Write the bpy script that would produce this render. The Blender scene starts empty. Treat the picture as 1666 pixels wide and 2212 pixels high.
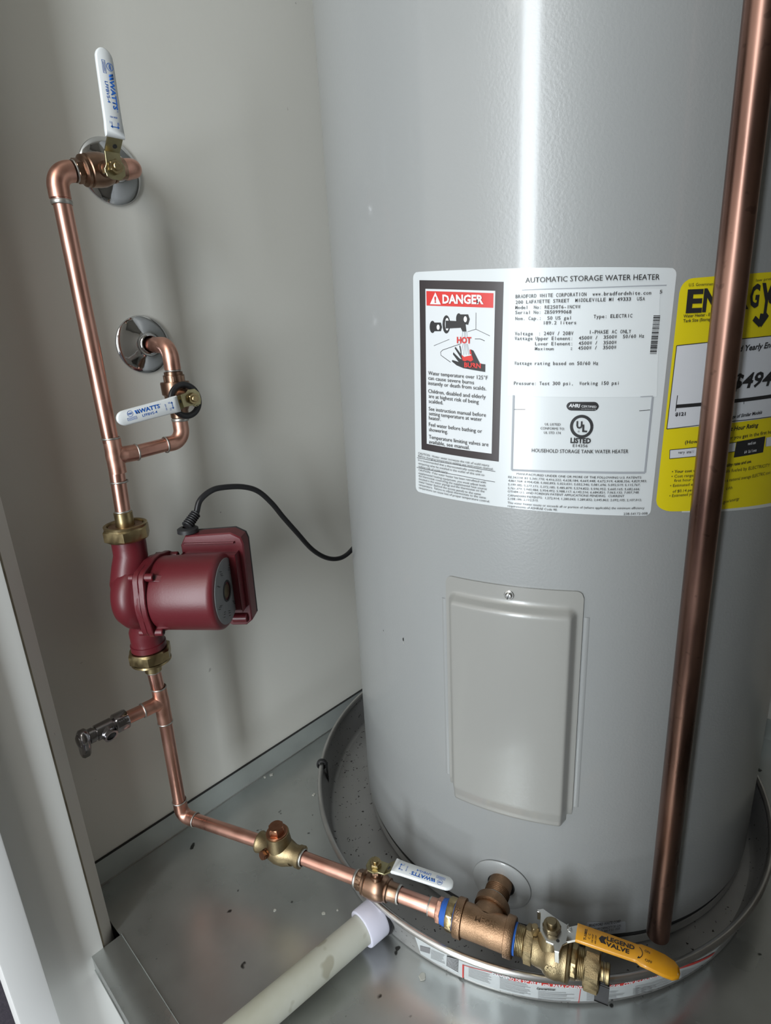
import bpy, bmesh, math, random
from mathutils import Vector, Matrix
C = bpy.context.scene.collection
SC = bpy.context.scene
V = Vector
# ------------------------------------------------------------------ camera, world, lights, exposure
cam_data = bpy.data.cameras.new('camera')
cam_data.sensor_fit = 'VERTICAL'; cam_data.sensor_height = 24.0
cam_data.lens = 24.0 * 1225.85 / 2212.0
cam_data.clip_start = 0.01
cam = bpy.data.objects.new('camera', cam_data); C.objects.link(cam)
RT = V((0.68259, -0.72903, -0.05058)); DN = V((-0.24590, -0.16400, -0.95530)); FW = V((0.68820, 0.66456, -0.29123))
FW.normalize(); RT = (RT - FW * RT.dot(FW)).normalized(); DN = FW.cross(RT)
cam.matrix_world = Matrix(((RT.x, -DN.x, -FW.x, -0.3144), (RT.y, -DN.y, -FW.y, -0.7060), (RT.z, -DN.z, -FW.z, 0.6832), (0, 0, 0, 1)))
SC.camera = cam
SC.view_settings.view_transform = 'Standard'; SC.view_settings.look = 'None'
SC.view_settings.gamma = 1.0; SC.view_settings.use_curve_mapping = False
SC.view_settings.exposure = 0.0
world = bpy.data.worlds.new('world'); SC.world = world; world.use_nodes = True
world.node_tree.nodes['Background'].inputs[0].default_value = (1.0, 0.985, 0.94, 1)
world.node_tree.nodes['Background'].inputs[1].default_value = 1.22

def area_light(name, loc, target, sx, sy, power, color):
    l = bpy.data.lights.new(name, 'AREA'); l.shape = 'RECTANGLE'; l.size = sx; l.size_y = sy
    l.energy = power; l.color = color
    o = bpy.data.objects.new(name, l); C.objects.link(o); o.location = loc
    o.rotation_euler = (V(target) - V(loc)).to_track_quat('-Z', 'Y').to_euler()
    return o
area_light('doorway_daylight', (-2.35, -1.05, 0.95), (0.1, -0.2, 0.95), 0.30, 2.4, 68, (0.88, 0.95, 1.0))
area_light('closet_fill_light', (-1.5, -0.9, 2.2), (0.0, -0.1, 0.4), 1.0, 1.0, 18, (1.0, 0.95, 0.88))  # added fill with no known lamp behind it, brightens the closet walls

# ------------------------------------------------------------------ materials
def srgb(r, g, b):
    f = lambda c: (c / 255 / 12.92) if c / 255 <= 0.04045 else ((c / 255 + 0.055) / 1.055) ** 2.4
    return (f(r), f(g), f(b), 1)
def mat(name, col, rough=0.5, metal=0.0, coat=0.0, var=None, scale=30, bump=0.0, bscale=200, stretch=(1, 1, 1), spec=0.5, rvar=0.0, coat_rough=0.1):
    m = bpy.data.materials.new(name); m.use_nodes = True
    nt = m.node_tree; b = nt.nodes['Principled BSDF']
    b.inputs['Base Color'].default_value = col
    b.inputs['Roughness'].default_value = rough; b.inputs['Metallic'].default_value = metal
    b.inputs['Coat Weight'].default_value = coat; b.inputs['Coat Roughness'].default_value = coat_rough
    b.inputs['Specular IOR Level'].default_value = spec
    tc = nt.nodes.new('ShaderNodeTexCoord'); mp = nt.nodes.new('ShaderNodeMapping')
    mp.inputs['Scale'].default_value = stretch
    nt.links.new(tc.outputs['Object'], mp.inputs['Vector'])
    if var or rvar:
        n = nt.nodes.new('ShaderNodeTexNoise'); n.inputs['Scale'].default_value = scale; n.inputs['Detail'].default_value = 5
        nt.links.new(mp.outputs[0], n.inputs['Vector'])
        if var:
            r = nt.nodes.new('ShaderNodeValToRGB'); r.color_ramp.elements[0].position = 0.35; r.color_ramp.elements[1].position = 0.68
            r.color_ramp.elements[0].color = var; r.color_ramp.elements[1].color = col
            nt.links.new(n.outputs['Fac'], r.inputs[0]); nt.links.new(r.outputs[0], b.inputs['Base Color'])
        if rvar:
            mr = nt.nodes.new('ShaderNodeMapRange'); mr.inputs['To Min'].default_value = rough - rvar; mr.inputs['To Max'].default_value = rough + rvar
            mr.inputs['From Min'].default_value = 0.3; mr.inputs['From Max'].default_value = 0.7
            nt.links.new(n.outputs['Fac'], mr.inputs['Value']); nt.links.new(mr.outputs[0], b.inputs['Roughness'])
    if bump:
        n2 = nt.nodes.new('ShaderNodeTexNoise'); n2.inputs['Scale'].default_value = bscale; n2.inputs['Detail'].default_value = 3
        nt.links.new(mp.outputs[0], n2.inputs['Vector'])
        bp = nt.nodes.new('ShaderNodeBump'); bp.inputs['Strength'].default_value = bump; bp.inputs['Distance'].default_value = 0.0003
        nt.links.new(n2.outputs['Fac'], bp.inputs['Height']); nt.links.new(bp.outputs[0], b.inputs['Normal'])
    return m
def specks(m, col, scale, thr, amount=1.0, scale2=None):
    """scattered dirt specks / blotches of their own colour on a material"""
    nt = m.node_tree; b = nt.nodes['Principled BSDF']
    tc = nt.nodes.new('ShaderNodeTexCoord'); v = nt.nodes.new('ShaderNodeTexNoise'); v.inputs['Scale'].default_value = scale; v.inputs['Detail'].default_value = 2
    nt.links.new(tc.outputs['Object'], v.inputs['Vector'])
    r = nt.nodes.new('ShaderNodeValToRGB'); r.color_ramp.elements[0].position = thr; r.color_ramp.elements[1].position = min(0.999, thr + 0.03)
    r.color_ramp.elements[0].color = (0, 0, 0, 1); r.color_ramp.elements[1].color = (amount, amount, amount, 1)
    nt.links.new(v.outputs['Fac'], r.inputs[0])
    mx = nt.nodes.new('ShaderNodeMix'); mx.data_type = 'RGBA'
    src = b.inputs['Base Color']
    if src.links: nt.links.new(src.links[0].from_socket, mx.inputs[6])
    else: mx.inputs[6].default_value = src.default_value
    mx.inputs[7].default_value = col
    nt.links.new(r.outputs[0], mx.inputs[0]); nt.links.new(mx.outputs[2], b.inputs['Base Color'])
M = {}
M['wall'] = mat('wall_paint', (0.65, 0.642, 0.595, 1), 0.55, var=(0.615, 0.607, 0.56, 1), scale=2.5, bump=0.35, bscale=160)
specks(M['wall'], (0.12, 0.11, 0.10, 1), 55, 0.765, 0.7)
M['dim_wall'] = mat('low_bounce_paint', (0.18, 0.17, 0.15, 1), 0.6, bump=0.2, bscale=120)  # dark tone added so the unseen right-hand walls bounce little light
M['cap'] = mat('dark_copper_cap', (0.42, 0.205, 0.125, 1), 0.34, metal=1, var=(0.30, 0.14, 0.085, 1), scale=70)
M['stem'] = mat('dull_brass_nut', (0.27, 0.22, 0.135, 1), 0.38, metal=1, var=(0.20, 0.16, 0.10, 1), scale=80)
M['white_paint'] = mat('white_trim_paint', (0.76, 0.77, 0.77, 1), 0.45, bump=0.15, bscale=120)
M['jamb_paint'] = mat('jamb_paint', (0.74, 0.745, 0.72, 1), 0.5, bump=0.2, bscale=90)
M['caulk'] = mat('old_caulk', (0.20, 0.17, 0.12, 1), 0.8, var=(0.32, 0.29, 0.22, 1), scale=40)
M['black_gap'] = mat('sealant_and_gap_shade', (0.02, 0.02, 0.02, 1), 0.8)  # flat black: real sealant and chips, plus painted shade in gaps and holes
M['tank'] = mat('heater_enamel', (0.292, 0.302, 0.302, 1), 0.34, coat=0.36, coat_rough=0.10, bump=0.5, bscale=420)
M['cover'] = mat('cover_enamel', (0.285, 0.285, 0.270, 1), 0.30, coat=0.4, coat_rough=0.12, bump=0.25, bscale=420)
M['galv'] = mat('galvanised_sheet', (0.56, 0.58, 0.57, 1), 0.31, metal=0.90, var=(0.44, 0.455, 0.445, 1), scale=9, rvar=0.10, bump=0.3, bscale=6)
specks(M['galv'], (0.03, 0.028, 0.025, 1), 48, 0.715, 0.9)
M['flange'] = mat('galvanised_flange', (0.50, 0.54, 0.52, 1), 0.42, metal=0.5, var=(0.43, 0.46, 0.45, 1), scale=14, rvar=0.08)
M['pan'] = mat('pan_aluminium', (0.46, 0.46, 0.46, 1), 0.42, metal=0.75, var=(0.38, 0.38, 0.375, 1), scale=12, rvar=0.08)
specks(M['pan'], (0.035, 0.03, 0.028, 1), 210, 0.675, 0.9)
M['rim'] = mat('pan_rim_aluminium', (0.62, 0.61, 0.60, 1), 0.28, metal=0.95, var=(0.5, 0.49, 0.48, 1), scale=20)
M['skirt'] = mat('skirt_metal', (0.30, 0.30, 0.29, 1), 0.5, metal=0.4)
M['copper'] = mat('new_copper', (0.74, 0.42, 0.335, 1), 0.32, metal=1, var=(0.62, 0.325, 0.255, 1), scale=35, rvar=0.06, stretch=(1, 1, 0.5))
M['elbow'] = mat('copper_fitting', (0.71, 0.41, 0.32, 1), 0.38, metal=1, var=(0.56, 0.29, 0.22, 1), scale=60, rvar=0.08)
M['old_copper'] = mat('aged_copper', (0.37, 0.215, 0.165, 1), 0.33, metal=1, var=(0.17, 0.095, 0.075, 1), scale=26, rvar=0.10, stretch=(1, 1, 0.22), bump=0.1, bscale=120)
specks(M['old_copper'], (0.05, 0.03, 0.025, 1), 90, 0.66, 0.28)
M['solder'] = mat('solder', (0.50, 0.49, 0.46, 1), 0.42, metal=1, bump=0.3, bscale=300)
M['brass'] = mat('brass', (0.46, 0.37, 0.20, 1), 0.34, metal=1, var=(0.34, 0.26, 0.14, 1), scale=70, rvar=0.06)
M['brass_cast'] = mat('cast_brass', (0.36, 0.285, 0.165, 1), 0.42, metal=1, var=(0.27, 0.21, 0.12, 1), scale=90, bump=0.5, bscale=900)
M['bronze'] = mat('cast_bronze', (0.35, 0.22, 0.135, 1), 0.43, metal=1, var=(0.24, 0.15, 0.09, 1), scale=60, bump=1.0, bscale=800)
M['valve_brass'] = mat('valve_body_brass', (0.33, 0.215, 0.15, 1), 0.32, metal=1, var=(0.24, 0.145, 0.10, 1), scale=50)
M['plate'] = mat('yellow_zinc_steel', (0.42, 0.38, 0.22, 1), 0.34, metal=1, var=(0.32, 0.28, 0.16, 1), scale=80)
M['zinc'] = mat('zinc_plated_steel', (0.60, 0.60, 0.58, 1), 0.28, metal=1)
M['chrome'] = mat('chrome', (0.62, 0.63, 0.65, 1), 0.08, metal=1)
M['dark_chrome'] = mat('dull_chrome', (0.32, 0.31, 0.32, 1), 0.20, metal=1)
M['red'] = mat('red_cast_paint', (0.115, 0.011, 0.017, 1), 0.40, coat=0.12, coat_rough=0.3, bump=0.25, bscale=500)
M['black'] = mat('black_rubber', (0.012, 0.012, 0.014, 1), 0.42)
M['black_plastic'] = mat('black_plastic', (0.02, 0.02, 0.022, 1), 0.5)
M['faceplate'] = mat('brushed_faceplate', (0.25, 0.26, 0.27, 1), 0.45, metal=0.4, var=(0.21, 0.22, 0.23, 1), scale=60)
M['vinyl_white'] = mat('white_vinyl', (0.70, 0.73, 0.74, 1), 0.38, coat=0.2)
M['vinyl_yellow'] = mat('yellow_vinyl', (0.72, 0.33, 0.012, 1), 0.36, coat=0.3)
M['pvc'] = mat('aged_pvc', (0.50, 0.51, 0.45, 1), 0.45, var=(0.42, 0.42, 0.34, 1), scale=16)
specks(M['pvc'], (0.26, 0.24, 0.17, 1), 26, 0.66, 0.6)
M['pvc_white'] = mat('white_pvc', (0.66, 0.66, 0.78, 1), 0.25)
M['tape'] = mat('blue_thread_seal', (0.03, 0.13, 0.50, 1), 0.45)
M['paste'] = mat('pipe_dope', (0.42, 0.42, 0.38, 1), 0.6)
M['dark_floor'] = mat('dark_carpet', (0.035, 0.03, 0.045, 1), 0.95, var=(0.02, 0.018, 0.03, 1), scale=200, bump=3.0, bscale=600)
INK = {
 'K': mat('black_print', (0.022, 0.022, 0.024, 1), 0.4), 'W': mat('white_print', (0.75, 0.77, 0.79, 1), 0.4),
 'R': mat('red_print', (0.62, 0.035, 0.03, 1), 0.35), 'grey': mat('grey_print', (0.32, 0.34, 0.37, 1), 0.45),
 'greyt': mat('grey_text_print', (0.20, 0.20, 0.21, 1), 0.45),
 'frame': mat('charcoal_print', (0.035, 0.028, 0.03, 1), 0.3), 'white': mat('warning_white', (0.64, 0.67, 0.69, 1), 0.35),
 'red': None, 'patch': mat('overlay_sticker', (0.65, 0.685, 0.70, 1), 0.35), 'Wb': mat('energy_white', (0.60, 0.62, 0.66, 1), 0.35),
 'W0': mat('rating_label_paper', (0.60, 0.635, 0.65, 1), 0.30, coat=0.3), 'Y0': mat('energy_label_yellow', (0.68, 0.57, 0.012, 1), 0.32, coat=0.3),
 'under': mat('backing_paper', (0.55, 0.57, 0.55, 1), 0.5), 'B': mat('blue_print', (0.01, 0.12, 0.50, 1), 0.4)}
INK['red'] = INK['R']

# ------------------------------------------------------------------ helpers
def frame(axis, up=None):
    a = V(axis).normalized()
    u = V(up) if up is not None else (V((0, 0, 1)) if abs(a.z) < 0.9 else V((1, 0, 0)))
    x = u - a * u.dot(a)
    x.normalize(); return x, a.cross(x), a
def finish(bm, ang=38):
    bmesh.ops.recalc_face_normals(bm, faces=bm.faces[:]) if not getattr(bm, 'keep', False) else None
    t = math.radians(ang)
    for f in bm.faces: f.smooth = True
    for e in bm.edges:
        if len(e.link_faces) == 2 and e.calc_face_angle(0) > t: e.smooth = False
def part(name, bm, m, parent=None, ang=28, label=None, origin=None, keep=False):
    me = bpy.data.meshes.new(name)
    if not keep: bmesh.ops.recalc_face_normals(bm, faces=bm.faces[:])
    t = math.radians(ang)
    for f in bm.faces: f.smooth = True
    for e in bm.edges:
        if len(e.link_faces) == 2 and e.calc_face_angle(0) > t: e.smooth = False
    off = V((0, 0, 0))
    if parent is not None: off = V(parent['_o'])
    elif origin is not None: off = V(origin)
    bmesh.ops.translate(bm, verts=bm.verts[:], vec=-off)
    bm.to_mesh(me); bm.free()
    me.materials.append(m)
    o = bpy.data.objects.new(name, me); C.objects.link(o)
    if parent is not None: o.parent = parent
    else: o.location = off
    o['_o'] = tuple(off)
    if label: o['label'] = label
    return o
def thing(name, label, cat, loc, group=None):
    o = bpy.data.objects.new(name, None); C.objects.link(o); o.location = loc; o.empty_display_size = 0.02
    o['_o'] = tuple(loc); o['label'] = label; o['category'] = cat
    if group: o['group'] = group
    return o
def tag(o, label, cat, group=None):
    o['label'] = label; o['category'] = cat
    if group: o['group'] = group
    return o
def struct(name, bm, m, label=None, ang=38):
    o = part(name, bm, m, None, ang); o['kind'] = 'structure'
    o['label'] = label or name.replace('_', ' ')
    return o
def NB(): return bmesh.new()
def lathe(bm, prof, o, axis, seg=40, up=None, flat=None, rmod=None):
    """prof: (distance along axis, radius). r<=0 closes."""
    x, y, a = frame(axis, up); o = V(o); rings = []
    for d, r in prof:
        if r <= 1e-6: rings.append([bm.verts.new(o + a * d)])
        else: rings.append([bm.verts.new(o + a * d + (x * math.cos(t) + y * math.sin(t)) * r) for t in [2 * math.pi * i / seg for i in range(seg)]])
    for p, q in zip(rings, rings[1:]):
        for i in range(seg):
            j = (i + 1) % seg
            if len(p) == 1 and len(q) == 1: continue
            if len(p) == 1: bm.faces.new((p[0], q[j], q[i]))
            elif len(q) == 1: bm.faces.new((p[i], p[j], q[0]))
            else: bm.faces.new((p[i], p[j], q[j], q[i]))
    return bm
def rod(bm, o, axis, r, L, seg=32, c=0.0006):
    return lathe(bm, [(0, 0), (0, r - c), (c, r), (L - c, r), (L, r - c), (L, 0)], o, axis, seg)
def hexn(bm, o, axis, r, L, c=0.0012, n=6, up=None, hole=0):
    """hex nut with rounded corners: n-gon with chamfered ends"""
    x, y, a = frame(axis, up); o = V(o); rings = []
    def ring(d, rc, rr):
        out = []
        for i in range(n * 6):
            t = 2 * math.pi * i / (n * 6)
            loc = (t % (2 * math.pi / n)) - math.pi / n
            R = min(r * math.cos(math.pi / n) / math.cos(loc), rr)
            out.append(bm.verts.new(o + a * d + (x * math.cos(t) + y * math.sin(t)) * R))
        return out
    rf = r * math.cos(math.pi / n)
    rs = [ring(0, 0, rf * 0.985), ring(c, 0, r * 0.985), ring(L - c, 0, r * 0.985), ring(L, 0, rf * 0.985)]
    for p, q in zip(rs, rs[1:]):
        for i in range(len(p)): bm.faces.new((p[i], p[(i + 1) % len(p)], q[(i + 1) % len(p)], q[i]))
    bm.faces.new(rs[0]); bm.faces.new(rs[-1])
    return bm
def tube(bm, pts, r, seg=20, cap=True):
    pts = [V(p) for p in pts]; n = len(pts); rr = r if callable(r) else (lambda k: r)
    tg = [(pts[min(i + 1, n - 1)] - pts[max(i - 1, 0)]).normalized() for i in range(n)]
    x, y, a = frame(tg[0]); rings = []
    for i, p in enumerate(pts):
        x = (x - tg[i] * x.dot(tg[i])).normalized(); y = tg[i].cross(x)
        R = rr(i / (n - 1)) if callable(r) else r
        rings.append([bm.verts.new(p + (x * math.cos(t) + y * math.sin(t)) * R) for t in [2 * math.pi * k / seg for k in range(seg)]])
    for p, q in zip(rings, rings[1:]):
        for i in range(seg): bm.faces.new((p[i], p[(i + 1) % seg], q[(i + 1) % seg], q[i]))
    if cap: bm.faces.new(rings[0]); bm.faces.new(rings[-1])
    return bm
def torus(bm, o, axis, R, r, seg=48, sr=10, rz=None, up=None):
    x, y, a = frame(axis, up); o = V(o); rz = rz or r; rings = []
    for i in range(seg):
        t = 2 * math.pi * i / seg; d = x * math.cos(t) + y * math.sin(t)
        rings.append([bm.verts.new(o + d * (R + r * math.cos(s)) + a * rz * math.sin(s)) for s in [2 * math.pi * k / sr for k in range(sr)]])
    for i in range(seg):
        p, q = rings[i], rings[(i + 1) % seg]
        for k in range(sr): bm.faces.new((p[k], q[k], q[(k + 1) % sr], p[(k + 1) % sr]))
    return bm
def prism(bm, pts, o, ex, ey, ez, h, bev=0.0):
    """extrude a 2-D outline along ez; bev insets the top and bottom edge"""
    o = V(o); ex = V(ex); ey = V(ey); ez = V(ez)
    cx = sum(p[0] for p in pts) / len(pts); cy = sum(p[1] for p in pts) / len(pts)
    def ring(w, ins):
        out = []
        n = len(pts)
        for i, (u, v) in enumerate(pts):
            pu, pv = pts[i - 1]; nu, nv = pts[(i + 1) % n]
            tx, ty = nu - pu, nv - pv; L = math.hypot(tx, ty) or 1
            nx, ny = ty / L, -tx / L
            if nx * (u - cx) + ny * (v - cy) < 0: nx, ny = -nx, -ny
            out.append(bm.verts.new(o + ex * (u - nx * ins) + ey * (v - ny * ins) + ez * w))
        return out
    rs = [ring(0, bev), ring(bev, 0), ring(h - bev, 0), ring(h, bev)] if bev else [ring(0, 0), ring(h, 0)]
    for p, q in zip(rs, rs[1:]):
        for i in range(len(p)): bm.faces.new((p[i], p[(i + 1) % len(p)], q[(i + 1) % len(p)], q[i]))
    bm.faces.new(rs[0]); bm.faces.new(rs[-1])
    return bm
def box(bm, x0, x1, y0, y1, z0, z1, bev=0.0):
    g = bmesh.ops.create_cube(bm, size=1)['verts']
    for v in g: v.co = V((x0 if v.co.x < 0 else x1, y0 if v.co.y < 0 else y1, z0 if v.co.z < 0 else z1))
    if bev: bmesh.ops.bevel(bm, geom=[e for e in bm.edges if e.verts[0] in g and e.verts[1] in g], offset=bev, segments=2, affect='EDGES', profile=0.6)
    return bm
def obox(bm, o, ex, ey, ez, u0, u1, v0, v1, w0, w1, bev=0.0, segs=3):
    o, ex, ey, ez = V(o), V(ex), V(ey), V(ez); b2 = bmesh.new()
    g = bmesh.ops.create_cube(b2, size=1)['verts']
    for v in g:
        v.co = o + ex * (u0 if v.co.x < 0 else u1) + ey * (v0 if v.co.y < 0 else v1) + ez * (w0 if v.co.z < 0 else w1)
    if bev: bmesh.ops.bevel(b2, geom=b2.edges[:], offset=bev, segments=segs, affect='EDGES', profile=0.5)
    me = bpy.data.meshes.new('tmp'); b2.to_mesh(me); b2.free(); bm.from_mesh(me); bpy.data.meshes.remove(me)
    return bm
def elbow_pts(c, d0, d1, R, L0, L1, n=12):
    """polyline entering along d0 (unit, pointing to c) and leaving along d1 with bend radius R"""
    c, d0, d1 = V(c), V(d0).normalized(), V(d1).normalized()
    th = d0.angle(d1); t = R * math.tan(th / 2)
    a = c - d0 * t; b = c + d1 * t
    nrm = d0.cross(d1).normalized(); side = nrm.cross(d0).normalized(); cen = a + side * R
    pts = [a - d0 * L0] if L0 > 0 else []
    for i in range(n + 1): pts.append(cen + Matrix.Rotation(th * i / n, 3, nrm) @ (a - cen))
    if L1 > 0: pts.append(b + d1 * L1)
    return pts
# text -> flat mesh data (verts 2-D, faces); cached
_tc = {}
def glyphs(s, bold=0.0):
    k = (s, bold)
    if k in _tc: return _tc[k]
    cu = bpy.data.curves.new('t', 'FONT'); cu.body = s; cu.size = 1; cu.resolution_u = 2; cu.offset = bold
    o = bpy.data.objects.new('t', cu); C.objects.link(o)
    dg = bpy.context.evaluated_depsgraph_get(); dg.update()
    me = bpy.data.meshes.new_from_object(o.evaluated_get(dg))
    vs = [(v.co.x, v.co.y) for v in me.vertices]; fs = [tuple(p.vertices) for p in me.polygons]
    bpy.data.meshes.remove(me); bpy.data.objects.remove(o); bpy.data.curves.remove(cu)
    _tc[k] = (vs, fs); return _tc[k]
CAPH = max(v[1] for v in glyphs('H')[0])
BOLD = {'n': 0.0, 's': 0.010, 'b': 0.036, 'm': 0.006, 'i': 0.0, 'k': 0.026}
def layout(s, st):
    """returns verts normalised: x in 0..1 over the line's width, y in cap heights; faces"""
    b = BOLD[st]; sh = 0.18 if st == 'k' else 0.0
    V2, F2 = [], []
    if st == 'm':
        for i, ch in enumerate(s):
            if ch == ' ': continue
            vs, fs = glyphs(ch, b)
            if not vs: continue
            x0 = min(v[0] for v in vs); x1 = max(v[0] for v in vs); w = x1 - x0
            k = min(1.35, 0.50 / w) if ch not in "1iIl.,:!'|" else 1.0
            base = len(V2)
            V2 += [((v[0] - (x0 + x1) / 2) * k + 0.31 + 0.62 * i, v[1]) for v in vs]; F2 += [tuple(base + j for j in f) for f in fs]
    else:
        vs, fs = glyphs(s, b); V2 = list(vs); F2 = list(fs)
    if not V2: return [], []
    V2 = [(x + sh * y, y) for x, y in V2]
    x0 = min(v[0] for v in V2); x1 = max(v[0] for v in V2)
    return [((x - x0) / (x1 - x0), y / CAPH) for x, y in V2], F2
def add_mesh(bm, pts, faces):
    vv = [bm.verts.new(p) for p in pts]
    for f in faces:
        if len(set(f)) > 2:
            try: bm.faces.new([vv[i] for i in f])
            except ValueError: pass
def flat_text(bm, s, st, o, ex, ey, w, h):
    vs, fs = layout(s, st); o = V(o)
    add_mesh(bm, [o + V(ex) * (x * w) + V(ey) * (y * h) for x, y in vs], fs)
def wedge_faces(bm): return bm
# ------------------------------------------------------------------ measured data (angles on the cylinder in radians, heights in metres)
CORD = [(0.0177, -0.0654, 0.5027), (0.0366, -0.0631, 0.511), (0.0572, -0.0608, 0.5104), (0.0856, -0.0585, 0.5042), (0.1094, -0.0562, 0.4922), (0.1305, -0.0539, 0.47), (0.1493, -0.0516, 0.4436), (0.1719, -0.0492, 0.4136), (0.1989, -0.0469, 0.3781), (0.2257, -0.0446, 0.355), (0.2518, -0.0423, 0.3432), (0.2763, -0.04, 0.3421), (0.3028, -0.0377, 0.3529), (0.3305, -0.0354, 0.3686), (0.365, -0.033, 0.400), (0.400, -0.030, 0.470), (0.430, -0.024, 0.70), (0.440, -0.018, 1.00), (0.440, -0.012, 1.35)]
DP0 = (0.1859, -0.5903, 0.0660); DP1 = (0.1808, -0.5848, 1.30)
STRAP = (0.1298, -0.1032, 0.0475)
CHIPS = [(3.0179, 0.3555, .0010, .0026, M['black_gap'], 1), (2.8762, 0.3502, .0004, .0012, M['black_gap'], 2), (3.0190, 0.351, .0006, .0010, M['paste'], 5)]
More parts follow.
